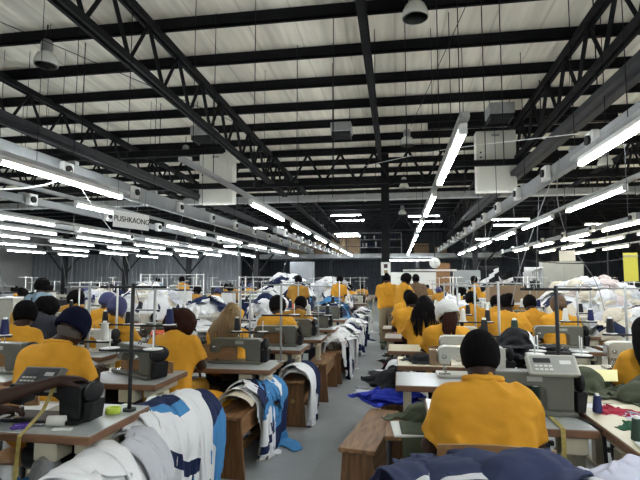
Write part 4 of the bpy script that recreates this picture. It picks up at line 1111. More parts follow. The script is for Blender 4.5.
# ------------------------------------------------------------------ right of the aisle
bench((-.19, 3.60, 0), 'bare wooden bench standing in the aisle at the lower right', L=.98, rz=R(-9), H=.45, tw=.24)
bench((-.04, 4.75, 0), 'wooden bench under the royal blue and black garments', L=1.0, H=.46)
for i, (mt, x, y, z, rz) in enumerate((('c_black', -.05, 5.05, .46, 0), ('c_black', -.08, 4.85, .50, 2), ('c_black_white', .02, 5.15, .55, 1), ('c_royal', -.10, 4.42, .462, .4), ('c_royal', -.06, 4.38, .50, 2.2), ('c_black', -.05, 4.72, .53, 4))):
    cloth_obj('crumpled_garment', CR[i % 5], mt, '%s garment heaped on the bench beyond the bare one, %s' % (DESC[mt], ['at the far end', 'in the middle, lower', 'on top, far end', 'at the near end, lower', 'near end, top', 'in the middle, upper'][i]), 'garment', None, (x, y, z), rz, 1, TH, .95)
bench((.02, 6.15, 0), 'wooden bench under dark and red garments right of the aisle', L=1.0)
for i, (mt, x, y, z, rz) in enumerate((('c_red', .10, 5.90, .47, 0), ('c_black', -.02, 6.2, .47, 2), ('c_black_white', .0, 6.4, .53, 1), ('c_black', .05, 6.5, .60, 3), ('c_red', .16, 6.6, .52, 4))):
    cloth_obj('crumpled_garment', CR[(i+2) % 5], mt, '%s garment on the second laden bench right of the aisle, %s' % (DESC[mt], ['at its near end', 'in its middle', 'upper middle', 'on top', 'at its far end'][i]), 'garment', None, (x, y, z), rz, 1, TH, .75)
bench((.02, 7.9, 0), 'wooden bench under green and red garments by the standing workers', L=1.0)
for i, (mt, x, y, z) in enumerate((('c_red', .08, 7.7, .47), ('c_olive', -.05, 7.8, .47), ('c_green', -.05, 8.1, .47), ('c_black', .05, 8.2, .53), ('c_red', .15, 8.2, .60))):
    cloth_obj('crumpled_garment', CR[(i+1) % 5], mt, '%s garment on the bench beside the standing workers, %s' % (DESC[mt], ['near end', 'left side', 'far left', 'upper', 'top'][i]), 'garment', None, (x, y, z), i*1.3, 1, TH, .75)

# ================================================================== WORKSTATIONS
def person_std(k, loc, label, hair, **kw): return person(k, POSES[k], loc, label, hair, **kw)
POSES = dict(
    seat=SEAT,
    big=pose(shift(SEAT, .03, .0), pitch=-.45, curl=.6),
    bigl=pose(shift(SEAT, .03, .0), hd=(.075, .18, 1.14), nk=(.02, .11, 1.02), pitch=-.45, roll=.18, curl=.6),
    lean=pose(shift(SEAT, .07, -.03), hd=(0, .26, 1.085), pitch=-.6, curl=.5),
    turn=pose(shift(SEAT, .02, 0), yaw=.55, pitch=-.3, er=(.27, .12, .77), wr=(.20, .36, .84)),
    reach=pose(shift(SEAT, .04, -.01, -.03), el=(-.30, .22, .80), wl=(-.26, .46, .86), roll=-.15),
    seat_far=SEAT, lean_far=pose(shift(SEAT, .07, -.03), hd=(0, .25, 1.09), pitch=-.6), turn_far=pose(shift(SEAT, .02, 0), yaw=-.6, pitch=-.3),
    stand=STAND, stand_far=STAND,
    stand_reach=pose(STAND, el=(-.22, .16, 1.10), er=(.23, .16, 1.10), wl=(-.14, .36, 1.04), wr=(.14, .36, 1.04), pitch=-.5, hd=(0, .10, 1.50)))
G_T = 'sewing tables'; G_M = 'sewing machines'
# ---- first table at the lower left
table((-1.95, 2.36, 0), 'sewing table at the lower left corner with wooden edge', zt=.795, W=1.08, D=.56)
o = machine((-1.78, 2.30, .796), 'black sewing machine under the reaching arm at the lower left', 'machine_black', 2); o.scale = (.85, 1, .64)
stand((-1.47, 2.52, .795), 'grey thread stand at the right end of the lower left table', 'steel_dark', hgt=.70, tray=.34)
o = MB().lathe([(.012, -.04), (.026, -.04), (.026, .04), (.012, .04)], 18).build('thread_spool', M['thread_white'], None, (-1.67, 2.20, .8215), (0, PI/2, .3)); tag(o, 'white thread spool lying in front of the black machine', 'thread spool')
t = empty('scissors', (-1.80, 2.17, .797), 'purple handled scissors lying at the left of the lower left table', 'scissors', None, .5)
mat('purple', (.09, .04, .30), .4)
for s in (-1, 1):
    MB().tube([(-.03+.032*math.cos(a)*1.2, s*.022+.019*math.sin(a), .006) for a in np.linspace(0, 2*PI, 16)], .0055, 6).build('handle', M['purple'], t)
    MB().prism([(0, 0), (.10, .002), (.10, .004), (0, .006)], s*.001-.004, s*.001+.006, M=Matrix.Translation((.01, 0, .003+s*.001)) @ Matrix.Rotation(s*.08, 4, 'Z')).build('blade', M['chrome'], t)
o = MB().lathe([(.022, 0), (.040, 0), (.040, .030), (.022, .030), (.022, 0)], 24).build('tape_roll', M['thread_lime'], None, (-1.53, 2.46, .796)); tag(o, 'lime green tape roll on the right end of the front table', 'tape')
mat('tape_yellow', (.42, .33, .09), .6, noise=.3, nscale=60)
o = MB().tube([(-1.70, 2.23, .99), (-1.735, 2.10, .90), (-1.75, 2.035, .785)], .001, 4).build('x', M['tape_yellow']); bpy.data.objects.remove(o)
def strip(name, pts, w, mt, label, cat, wd=(1, 0, 0), th=.0015):
    mb = MB(); vs = []; fs = []; wd = Vector(wd).normalized()
    for i, p in enumerate(pts):
        p = Vector(p); tn = (Vector(pts[min(i+1, len(pts)-1)])-Vector(pts[max(i-1, 0)])).normalized(); nn = tn.cross(wd).normalized()*th
        for q in (p-wd*w/2-nn, p+wd*w/2-nn, p+wd*w/2+nn, p-wd*w/2+nn): vs.append(q[:])
    for i in range(len(pts)-1):
        for k in range(4): k2 = (k+1) % 4; fs.append([i*4+k, i*4+k2, (i+1)*4+k2, (i+1)*4+k])
    fs += [[0, 1, 2, 3], [len(vs)-1, len(vs)-2, len(vs)-3, len(vs)-4]]
    mb.add(vs, fs); return tag(mb.build(name, M[mt]), label, cat)
strip('measuring_tape', [(-1.70, 2.36, 1.0), (-1.71, 2.30, 1.0), (-1.72, 2.235, .97), (-1.74, 2.19, .87), (-1.755, 2.10, .803), (-1.76, 2.068, .785), (-1.765, 2.06, .60), (-1.76, 2.06, .42), (-1.775, 2.06, .30)], .02, 'tape_yellow', 'yellow measuring tape hanging over the front table edge', 'measuring tape')
o = MB().box(-.09, .09, -.07, .07, 0, .003).build('paper_sheet', M['paper'], None, (-1.60, 2.05+.32, .778), (0, 0, .1)); o.location = (-2.02, 2.50, .796); tag(o, 'white paper sheet lying behind the needle of the black machine', 'paper')
o = MB().box(-.045, .045, -.012, .012, 0, .008, .002).build('chalk_bar', M['plastic_white'], None, (-1.60, 2.15, .7955), (0, 0, .2)); tag(o, 'flat white chalk bar in front of the thread spool', 'chalk')
# worker of the first table, seated outside the frame; the arms reach in
PF = pose(SEAT, hd=(0, .20, 1.13), nk=(0, .10, 1.02), sl=(-.17, .12, .97), sr=(.17, .14, .98), er=(.15, .33, .95), wr=(.36, .57, 1.005), el=(-.12, .30, .84), wl=(.06, .50, .865), curl=.35, pitch=-.5)
p = person('front', PF, (-2.06, 1.66, 0), 'worker at the left frame edge whose bare dark arms reach over the black machine', 'crop', 'trousers_dark', h=.012)
chair((-2.06, 1.60, 0), 'wooden chair of the worker at the left frame edge')
# things under / left of first table
t = bench((-2.0, 1.95, 0), 'low wooden stool holding blue cloth under the lower left table', L=.40, H=.40, tw=.40) if False else None
tt = empty('crate', (-1.98, 2.16, 0), 'dark crate of blue and white cloth under the lower left table', 'crate')
MB().box(-.24, .24, -.15, .15, .0, .02).box(-.24, -.225, -.15, .15, .02, .42).box(.225, .24, -.15, .15, .02, .42).box(-.225, .225, -.15, -.135, .02, .42).box(-.225, .225, .135, .15, .02, .42).build('box', M['steel_dark'], tt)
cloth_obj('crumpled_garment', CR[0], 'c_white', 'white cloth stuffed low in the crate at the lower left', 'garment', None, (-1.98, 2.15, .36), 0, 1, TH, .62)
cloth_obj('crumpled_garment', CR[3], 'c_blue', 'blue cloth on top of the crate at the lower left', 'garment', None, (-1.98, 2.15, .46), .5, 1, TH, .62)
pb = bpy.data.materials.new('clear_plastic'); pb.use_nodes = True; b = pb.node_tree.nodes['Principled BSDF']; b.inputs['Base Color'].default_value = (.5, .5, .5, 1); b.inputs['Roughness'].default_value = .15; b.inputs['Transmission Weight'].default_value = .7; M['clear_plastic'] = pb
P_, lo_ = grid((-.12, -.1, -.3), (.12, .1, .02), .015)
D_ = smin(ell(P_, (0, 0, -.17), (.08, .055, .11)), cap(P_, (0, 0, -.1), (0, 0, 0), .04, .012), .04)+.006*fold(P_, 60, 3, 5)
o = link('plastic_bag', mesh_vf('plastic_bag', *surfnet(D_, lo_, .015)), pb, None, (-1.66, 2.13, .74)); tag(o, 'clear plastic bag hanging under the front table edge', 'bag')
# ---- nearest left column (L1)
L1 = [(3.38, -2.16, .80), (4.36, -1.62, .735), (5.36, -1.55, .76), (6.28, -1.47, .76)]
nm = ['second', 'third', 'fourth', 'fifth', 'sixth', 'seventh', 'eighth', 'ninth', 'tenth', 'eleventh', 'twelfth', 'thirteenth']
def cones_for(x, y, z, tray, cols, where, g='thread cones on the stands'):
    for s, c in zip((-1, 1), cols):
        if c: cone((x+s*.13, y, z+tray+.001), c, '%s thread cone, %s on %s' % (c, 'left' if s < 0 else 'right', where))
def station(x, y, zt, where, mt='machine_grey', panel=False, top='laminate', cols=('black', 'white'), sx=.42, detail=True, smt='galv', D=.52, tray=.28, mx=.18, sy=.14, mrz=0):
    table((x, y, 0), 'sewing table '+where, zt=zt, top=top, D=D)
    machine((x+mx, y+.06, zt+.001), '%s sewing machine on the table %s' % ({'machine_grey': 'grey', 'machine_black': 'black', 'machine_white': 'cream white'}[mt], where), mt, panel, rz=mrz)
    stand((x+sx, y+sy, zt), 'thread stand on the table '+where, smt, tray=tray)
    cones_for(x+sx, y+sy, zt, tray, cols, 'the stand '+where)
station(-2.16, 3.38, .80, 'second from the camera left of the benches', 'machine_grey', cols=('navy', 'white'), sx=-.06, smt='galv', mx=.22, sy=-.16, mrz=R(-32))
station(-1.62, 4.36, .735, 'third from the camera, before the braided worker', 'machine_grey', cols=('black', None), sx=.2, sy=.2, mx=.12)
station(-1.55, 5.36, .76, 'fourth from the camera left of the benches', 'machine_grey', cols=('black', 'white'), mx=.18, sx=-.3, sy=.2)
station(-1.47, 6.28, .76, 'fifth from the camera left of the benches', 'machine_grey', cols=('white', 'black'), mx=.1)
stand((-1.92, 3.62, .80), 'tall pale thread stand behind the second left machine', 'galv', hgt=.66, tray=.36); cone((-1.92+.13, 3.62, .80+.361), 'navy', 'navy thread cone in front of the curly haired worker')
stand((-1.10, 4.52, .735), 'thin pale thread stand on the right end of the third table', 'galv', hgt=.75, tray=.45)
cone((-1.13, 5.5, .76), 'red', 'red thread cone standing on the fourth left table', s=.8)
o = MB().lathe([(.022, 0), (.045, 0), (.045, .05), (.022, .05), (.022, 0)], 20).build('tape_roll', M['thread_lime'], None, (-1.93, 5.2, .92)); o.location = (-1.93, 5.30, .76); tag(o, 'lime tape roll on the fourth left table', 'tape')
chair((-2.25, 2.74, 0), 'wooden chair of the worker in the navy knitted cap')
person_std('bigl', (-2.25, 2.80, 0), 'worker in yellow shirt with navy knitted cap seen from behind, front left', 'beanie_navy', h=.012, collar=True, trousers='trousers_mustard', scale=1.035, fat=1.05)
person_std('lean', (-1.92, 3.84, 0), 'worker in yellow shirt with big curly brown hair bent over the third table', 'curlybrown', h=.014, trousers='trousers_mustard', scale=1.02)
person_std('seat', (-1.72, 4.72, 0), 'worker with long golden brown braids down the back, yellow shirt', 'braids_gold', h=.014, scale=.985)
person_std('reach', (-1.45, 5.72, 0), 'worker in yellow shirt with short black hair reaching left, behind the braided one', 'cropbig', h=.014, scale=1.03)
chair((-1.92, 3.74, 0), 'wooden chair of the curly haired worker'); chair((-1.72, 4.66, 0), 'wooden chair of the worker with long braids')
chair((-1.45, 5.70, 0), 'wooden chair of the worker reaching left')
# cloths on laps and tables there
for i, (mt, x, y, z, s, rz, w_) in enumerate((('c_white', -1.76, 2.98, .60, .75, .3, 'hanging beside the knitted cap worker'), ('c_yellow', -1.62, 3.92, .46, 1.15, 1, 'bundled on the lap of the curly haired worker'), ('c_white', -2.35, 3.42, .80, .6, 2, 'on the second left table'),
      ('c_white', -1.9, 4.38, .735, .5, 1, 'under the needle of the third left machine'), ('c_white_blue', -2.15, 5.2, .95, .9, .5, 'on the heap left of the braided worker, low'), ('c_white', -2.3, 4.9, .9, .9, 2.5, 'on the heap left of the braided worker, near side'),
      ('c_navy', -1.95, 5.6, .92, .8, 2, 'behind the braided worker'), ('c_white_navy', -1.75, 5.9, .9, .8, 3, 'beyond the braided worker'), ('c_white_side', -2.4, 5.5, .98, .9, 4, 'on the heap left of the braided worker, top'), ('c_white', -2.0, 6.1, .9, .9, 4, 'on the table behind the braided worker'))):
    cloth_obj('crumpled_garment', CR[i % 5], mt, '%s garment %s' % (DESC[mt], w_), 'garment', None, (x, y, z-.01), rz, 1, TH, s)
t = empty('cloth_trolley', (-2.25, 5.25, 0), 'low trolley holding white garments beside the braided worker', 'trolley')
MB().box(-.35, .45, -.5, 1.1, .86, .89, .005).build('deck', M['steel_dark'], t)
for a in (-.3, .4):
    for c in (-.45, 1.05): MB().cyl((a, c, 0), (a, c, .86), .016, n=8).build('leg', M['steel_dark'], t)
# ---- right foreground station (R1)
table((.565, 2.86, 0), 'sewing table with pale top in front of the nearest worker', zt=.78, D=.52, W=.81)
machine((.70, 2.90, .781), 'grey sewing machine with pale control panel by the nearest worker', 'machine_grey', 1)
strip('measuring_tape', [(.80, 2.80, .785), (.80, 2.66, .786), (.80, 2.597, .784), (.80, 2.592, .72), (.80, 2.592, .62)], .022, 'tape_yellow', 'yellow measuring tape hanging over the right front table edge', 'measuring tape')
stand((.93, 3.05, .78), 'dark thread stand pole at the right end of the nearest worker\'s table', 'steel_dark', hgt=.70, tray=.30)
strip('elastic_band', [(.86, 3.05, .785), (.93, 2.85, .785), (.975, 2.70, .785), (.985, 2.60, .784), (.987, 2.594, .72), (.99, 2.592, .60)], .018, 'plastic_black', 'black elastic band lying across the right front table', 'band')
cone((.80+.0, 3.06, .78), 'green', 'dark thread cone left of the dark stand pole', s=.9)
person_std('bigR' if False else 'bigr', (.385, 2.22, 0), 'nearest worker, broad back in yellow polo shirt, short black hair', 'crop', h=.011, collar=True, scale=1.04) if False else None
POSES['bigr'] = pose(shift(SEAT, .02, -.01), sl=(-.165, .08, .955), sr=(.165, .08, .955), el=(-.235, .16, .73), er=(.235, .16, .73), pitch=-.35)
person('bigr', POSES['bigr'], (.385, 2.24, 0), 'nearest worker, broad back in yellow polo shirt, short black hair', 'crop', h=.011, collar=True, scale=1.01, fat=1.02)
chair((.36, 2.17, 0), 'wooden chair with curved back behind the nearest worker')
# laden table in the right foreground
bench((.56, 1.60, 0), 'tall narrow wooden trestle under the garments at the bottom edge', L=1.15, rz=PI/2, H=.80, tw=.22)
def mound(cx, cy, rx, ry, z0, zt, n, mats, where, seed, scale=.8, core='c_white', cat='garment', tags=None):
    g = np.random.default_rng(seed)
    P, lo = grid((-rx*1.1, -ry*1.1, -.05), (rx*1.1, ry*1.1, (zt-z0)*1.15), max(rx, ry)/22)
    D = ell(P, (0, 0, 0), (rx*.9, ry*.9, (zt-z0)*.86))+.035*fold(P, 8, seed, 5)+.02*np.abs(fold(P, 22, seed+1, 5)); D = np.maximum(D, -P[..., 2]+.004)
    o = link('garment_heap', mesh_vf('garment_heap', *surfnet(D, lo, max(rx, ry)/22)), M[core], None, (cx, cy, z0)); tag(o, 'tangled inner cloth of the heap '+where, 'heap', None, 'stuff')
    for i in range(n):
        th = g.uniform(0, 2*PI); q = math.sqrt((i+.5)/n)*.95; x = rx*q*math.cos(th+i*2.4); y = ry*q*math.sin(th+i*2.4); z = (zt-z0)*.86*math.sqrt(max(0, 1-q*q))
        mt = mats[g.integers(len(mats))]
        nx, ny, nz = x/rx**2, y/ry**2, max(z, .02)/(zt-z0)**2; L = math.sqrt(nx*nx+ny*ny+nz*nz)
        tilt = math.acos(nz/L)*.75
        o = cloth_obj('crumpled_garment', CR[g.integers(5)], mt, '%s garment on the heap %s' % (DESC[mt], where), 'garment', '%s garments on the heap %s' % (DESC[mt], where), (cx+x*.9, cy+y*.9, z0+z-.03), 0, 1 if scale > .9 or n < 30 else 0, TH, scale*g.uniform(.8, 1.15))
        ax = Vector((-ny, nx, 0)); 
        if ax.length > 1e-6: o.rotation_euler = (Matrix.Rotation(tilt, 3, ax.normalized()) @ Matrix.Rotation(g.uniform(0, 6.28), 3, 'Z')).to_euler()
# foreground pile, each garment simulated on its own mound
def lay(label, mt, c, rad, z0, seed, dx, dy, rot, sq=.75, s=.02, maskf=mask_shirt, cr=.07, steps=120, thick=.005):
    ce = col_ell(c, rad, z0)
    def init(u, v):
        cc, ss = math.cos(rot), math.sin(rot); return (u*cc-v*ss)*sq+c[0]+dx, (u*ss+v*cc)*sq+c[1]+dy, u*0+c[2]+rad[2]+.08
    me = wrinkle(cloth_mesh('crumpled_garment', sim_cloth(maskf, s, init, ce, steps, seed, cr)), .016, 27, (1, 1, .7), seed)
    return cloth_obj('crumpled_garment', me, mt, label, 'garment', None, sub=1, thick=thick)
def fpile(label, mt, cx, rx, rz_, ry, seed, rot, sq, cr=.09, pleat=.22, dx=0, dy=0):
    c = (cx, 1.62, .735)
    ce = col_ell(c, (rx, ry, rz_), .727, .13, 3)
    def init(u, v):
        cc, ss = math.cos(rot), math.sin(rot); v1 = v*sq; u1 = u*.9
        return u1*cc-v1*ss+cx+dx, u1*ss+v1*cc+1.62+dy, u*0+.80+rz_+.09+pleat*.3*np.sin(2*PI*v/pleat+1.5*np.sin(u*6+seed)+seed)
    me = wrinkle(cloth_mesh('crumpled_garment', sim_cloth(mask_shirt, .02, init, ce, 120, seed, cr)), .010, 24, (1, 1, .7), seed)
    return cloth_obj('crumpled_garment', me, mt, label, 'garment', None, sub=1, thick=.005)
FP = [('c_navy_deep', 0), ('c_white', 1), ('c_lilac', 2), ('c_navy_plain', 3), ('c_white', 5), ('c_blue', 4), ('c_navy_plain', 6), ('c_lilac', 5), ('c_navy_deep', 5), ('c_lilac', 7), ('c_navy_plain', 7), ('c_cream', 3)]
for q, (mt, i) in enumerate(FP):
    x = [.16, .30, .78, .40, .70, .52, .26, .90, .10, .82, .36, .62][q]
    wh_ = ['left end, lowest', 'left of centre, lowest', 'right end, lowest', 'centre, low', 'right of centre, low', 'centre, with blue panel', 'left of centre, middle layer', 'far right', 'left end, upper', 'right end, top', 'centre left, top', 'between navy and lilac cloth'][q]
    cloth_obj('draped_garment', DR[i], mt, '%s garment in the bottom edge pile, %s' % (DESC[mt], wh_), 'garment', None, (x, 1.61,   .315), PI/2*(1 if q % 3 else -1)+[.2, -.3, .25, -.15, .4, -.35, .3, -.2, .5, -.3, -.5, .3][q], 1, .005, (.9, .85, 1.0))
for q, (i, mt, x, y, z, s_, rz) in enumerate(((1, 'c_navy_plain', .38, 1.60, .955, .80, .5), (3, 'c_navy_deep', .20, 1.58, .94, .75, 1.7), (3, 'c_lilac', .80, 1.58, .955, .72, 2.6), (4, 'c_blue', .56, 1.52, .93, .6, .2), (0, 'c_lilac', .66, 1.62, .92, .6, 4))):
    cloth_obj('crumpled_garment', CR[i], mt, '%s garment bundled on the bottom edge pile, %s' % (DESC[mt], ['topmost in the middle', 'top left', 'top right', 'front middle', 'behind the blue one'][q]), 'garment', None, (x, y, z-.05), rz, 1, .005, s_)
# big cutting surface at right
table((1.60, 2.56, 0), 'wide cream worktable at the right edge with cloth scraps', zt=.80, D=1.04, W=1.24, top='laminate_cream')
o = MB().box(-.22, .22, -.13, .13, 0, .012, .003).build('white_board', M['paper'], None, (1.26, 2.18, .801), (0, 0, -.1)); o.location = (1.22, 2.20, .801); tag(o, 'white card lying at the near edge of the cream worktable', 'card')
cone((1.05, 2.40, .801), 'green', 'dark green thread cone standing on the cream worktable', s=.8)
cone((1.06, 2.86, .801), 'navy', 'navy thread cone standing beside the red cloth', s=.75)
for mt, i, x, y, z, s, rz, w_ in (('c_red', 4, 1.17, 2.90, .80, .38, 1, 'lying flat beside the navy thread cone'), ('c_green', 4, 1.22, 2.58, .80, .55, .4, 'crumpled right of the dark green cone'), ('c_cream', 3, 1.55, 2.35, .80, .7, 2, 'spread on the cream worktable'),
                           ('c_white', 4, 1.08, 3.0, .79, .4, .3, 'scrap at the corner behind the black band'), ('c_lilac', 4, 1.30, 2.72, .80, .5, 1.5, 'pale scrap in the middle of the worktable'),
                           ('c_olive', 0, 1.45, 3.22, .80, .74, .2, 'heaped behind the worktable, near left'), ('c_olive', 1, 1.75, 3.15, .80, .74, 1.4, 'heaped behind the worktable, near right'), ('c_olive', 2, 1.55, 3.35, .80, .74, 2.8, 'heaped behind the worktable, middle'), ('c_olive', 3, 1.95, 3.2, .80, .74, 3.6, 'heaped behind the worktable, far right'),
                           ('c_green', 4, 1.60, 3.18, .90, .45, 1, 'on top of the olive heap'), ('c_green', 1, 1.13, 3.62, .84, .6, 2, 'left of the yellow paper'), ('c_olive', 2, 1.22, 3.5, .80, .8, 1, 'left end of the olive heap'),
                           ('c_black_white', 0, .88, 4.30, .80, .9, 0, 'heaped behind the dark stand, left'), ('c_black', 1, 1.08, 4.28, .88, .9, 2, 'heaped behind the dark stand, middle'), ('c_black_white', 2, 1.02, 4.45, .95, .9, 3.4, 'heaped behind the dark stand, top'), ('c_grey', 3, 1.16, 4.2, .80, .8, 4.4, 'heaped behind the dark stand, right'), ('c_black_white', 4, 1.25, 4.45, .90, .9, 5, 'heaped behind the dark stand, far right')):
    cloth_obj('crumpled_garment', CR[i], mt, '%s garment %s' % (DESC[mt], w_), 'garment', None, (x, y, z-.004), rz, 1, TH, s*1.0)
table((1.60, 3.38, 0), 'worktable under the heap of olive green garments', zt=.79, D=.50, W=1.1, top='laminate_cream')
table((1.06, 4.38, 0), 'worktable under black and white garments right of the nearest worker', zt=.79, D=.60, W=.80, top='laminate')
mat('paper_yellow', (.75, .70, .35), .8)
o = MB().box(-.14, .14, -.09, .09, 0, .004).build('paper_sheet', M['paper_yellow'], None, (1.36, 3.42, .90), (0, 0, -.5)); o.location = (1.30, 3.55, .795); o.location.z = .87; o.rotation_euler = (.25, -.1, -.4); tag(o, 'pale yellow paper leaning on the green heap', 'paper')
# left part of the R1 row: pale tabletops behind the nearest worker's table
table((.42, 3.72, 0), 'sewing table with bare white top beside the royal blue garment', zt=.78, D=.50, W=.88)
table((.42, 4.50, 0), 'sewing table with cream top and dark cloth beyond the white one', zt=.78, D=.50, W=.86, top='laminate_cream')
machine((.62, 4.56, .781), 'cream white sewing machine just left of the nearest worker\'s head', 'machine_white')
machine((.55, 3.86, .781), 'pale grey sewing machine hidden behind the nearest worker\'s shoulder', 'machine_white')
cloth_obj('crumpled_garment', CR[1], 'c_black', 'black cloth lying on the cream topped table', 'garment', None, (.22, 4.5, .78), .3, 1, TH, .62)
cloth_obj('crumpled_garment', CR[3], 'c_cream', 'cream cloth lying on the cream topped table', 'garment', None, (.42, 4.45, .78), 1.3, 1, TH, .5)
me = cloth_mesh('draped_garment', sim_cloth(mask_trouser, .03, lambda u, v: (u*.75, v*.9-.12, u*0+.95), col_box((0, .12, .68), (.2, .25, .09), .03), 150, 77, .08))
cloth_obj('draped_garment', me, 'c_olive', 'olive green trousers hanging down left of the nearest worker', 'garment', None, (.20, 2.98, -.16), 0)
cloth_obj('crumpled_garment', CR[2], 'c_olive', 'olive green garment bunched at the far end of the low shelf', 'garment', None, (.13, 3.20, .63), .6, 1, TH, .6)
t = empty('work_shelf', (.06, 3.05, 0), 'low shelf with white papers left of the nearest worker', 'shelf')
MB().box(-.14, .14, -.2, .2, .60, .625, .004).build('board', M['wood_brown'], t)
for a in (-.12, .12):
    for c in (-.18, .18): MB().cyl((a, c, 0), (a, c, .6), .012, n=6).build('leg', M['steel_dark'], t)
o = MB().box(-.10, .10, -.14, .14, 0, .012, .002).build('paper_stack', M['paper'], None, (.06, 2.98, .626), (0, 0, .1)); tag(o, 'white paper stack on the low shelf left of the nearest worker', 'paper')
# people of the R1 row and right of it
person_std('turn', (.50, 4.98, 0), 'worker in white knitted hat with brown ponytail and yellow shirt', 'beanie_white', h=.014, scale=1.0)
chair((.50, 4.93, 0), 'wooden chair of the worker in the white hat')
t = empty('cardboard_carton', (.36, 4.35, .78), 'small brown carton on the cream topped table', 'box'); MB().box(-.09, .09, -.05, .05, 0, .13, .004).build('carton', M['cardboard'], t); MB().box(-.091, .091, -.01, .01, .129, .132).build('packing_tape', M['brass'], t)
station(.42, 5.36, .78, 'in front of the worker in the white hat', 'machine_white', top='laminate_cream', cols=('white', 'black'))
person_std('seat', (.33, 5.95, 0), 'worker in yellow shirt with long black hair behind the white hat', 'braids_black', h=.014, scale=1.03)
station(.36, 6.42, .78, 'second beyond the worker in the white hat', cols=('white', 'black'))
person_std('turn', (.20, 7.05, 0), 'worker in yellow shirt turned left, behind the long black hair', 'crop', scale=1.04)
station(.30, 7.55, .78, 'third beyond the worker in the white hat', 'machine_white', cols=('white', 'white'))
person_std('lean', (.20, 8.2, 0), 'worker in yellow shirt bent left near the standing pair', 'crop', scale=1.1)
person_std('stand_reach', (-.22, 10.6, 0), 'standing worker in yellow shirt and khaki trousers beside the column', 'bun', trousers='trousers_khaki', scale=1.0, h=.016)
person_std('stand_reach', (.10, 9.9, 0), 'standing worker in long yellow overall facing the right rows', 'cropbig', trousers='trousers_mustard', rz=R(-60), scale=1.0, h=.016)
person_std('stand', (.45, 11.8, 0), 'standing worker in grey brown shirt beyond the yellow pair', 'crop', shirt='scarf_brown', scale=1.0, h=.016)
# R2 column people
person_std('seat', (1.76, 3.66, 0), 'worker in yellow shirt with long black braids at the right edge', 'braids_black', h=.012, scale=.98, fat=1.05)
chair((1.76, 3.60, 0), 'wooden chair of the worker at the right edge')
station(2.02, 4.28, .78, 'in front of the worker at the right edge', 'machine_white', cols=('black', 'black'), mx=-.08, top='laminate_cream', sx=-.1, sy=.2)
o = MB().box(-.2, .2, -.03, .03, 0, .18, .005).build('fabric_bin', M['paper_yellow'], None, (2.10, 4.49, .781)); tag(o, 'pale yellow box behind the white machine at the right', 'box')
person_std('seat', (2.02, 6.40, 0), 'worker in yellow shirt with brown head wrap and ponytail, right rows', 'scarfbrown', scale=1.03)
person_std('big', (1.84, 7.00, 0), 'worker in yellow shirt with short black hair beside the brown head wrap', 'crop', scale=1.02, h=.012)
for p_, x, y, h_, lab in (('turn', 1.40, 6.45, 'bun', 'third'), ('lean', 1.55, 7.75, 'crop', 'fourth'), ('seat', 1.15, 7.75, 'crop', 'fifth')):
    person_std(p_, (x, y, 0), 'worker in yellow shirt, %s in line left of the brown head wrap' % lab, h_, scale=1.04)
for i, (x, y) in enumerate(((1.55, 5.60), (2.2, 7.0), (1.75, 8.3), (2.7, 5.6))): station(x, y, .78, '%s in line beyond the right edge worker' % nm[i], ['machine_grey', 'machine_white'][i % 2], cols=('black', 'white') if i % 2 else ('white', 'navy'))
# dark pole with cross arm in the right middle ground
stand((1.04, 3.40, .0), 'tall dark pole with cross arm right of the nearest worker', 'steel_dark', hgt=1.47, tray=1.05)
stand((.90, 4.55, .0), 'second tall pale pole beyond the black and white heap', 'galv', hgt=1.50, tray=1.02)
cone((.77, 4.55, 1.021), 'black', 'black thread cone on the pale pole behind the nearest head', s=1.1); cone((1.03, 4.55, 1.021), 'green', 'dark thread cone right of the pale pole', s=1.1)
# ---- second left column (L2) near
person_std('turn', (-3.55, 4.0, 0), 'worker in yellow shirt with short dark hair at the left edge, middle ground', 'cropbig', scale=1.02)
chair((-3.55, 3.96, 0), 'wooden chair of the worker at the left edge, middle ground')
person_std('seat', (-3.02, 4.72, 0), 'worker in yellow shirt with blue headscarf behind the knitted cap', 'scarf', scale=1.04)
person_std('stand', (-5.0, 6.1, 0), 'standing man in pale denim shirt with black backpack strap', 'cropbig', shirt='shirt_denim', scale=.93, h=.014)
person_std('lean', (-4.35, 5.2, 0), 'worker with dark hair leaning left of the denim shirt', 'curly', shirt='trousers_dark', scale=1.06)
station(-3.25, 3.30, .80, 'at the far left by the dark haired worker', 'machine_grey', cols=('black', 'navy'), sx=.05, sy=.1)
station(-3.3, 4.5, .78, 'second at the far left edge', 'machine_white', cols=('black', 'black'), smt='plastic_white', sx=.42)
station(-2.90, 5.25, .78, 'in front of the blue headscarf', 'machine_grey', cols=('black', 'white'), smt='plastic_white')

t = [o for o in COL.objects if o.get('label', '').startswith('standing man in pale denim')][0]; MB().tube([(.03, -.165, 1.36), (.035, -.175, 1.2), (.03, -.165, 1.0)], .012, 6).build('backpack_strap', M['plastic_black'], t)
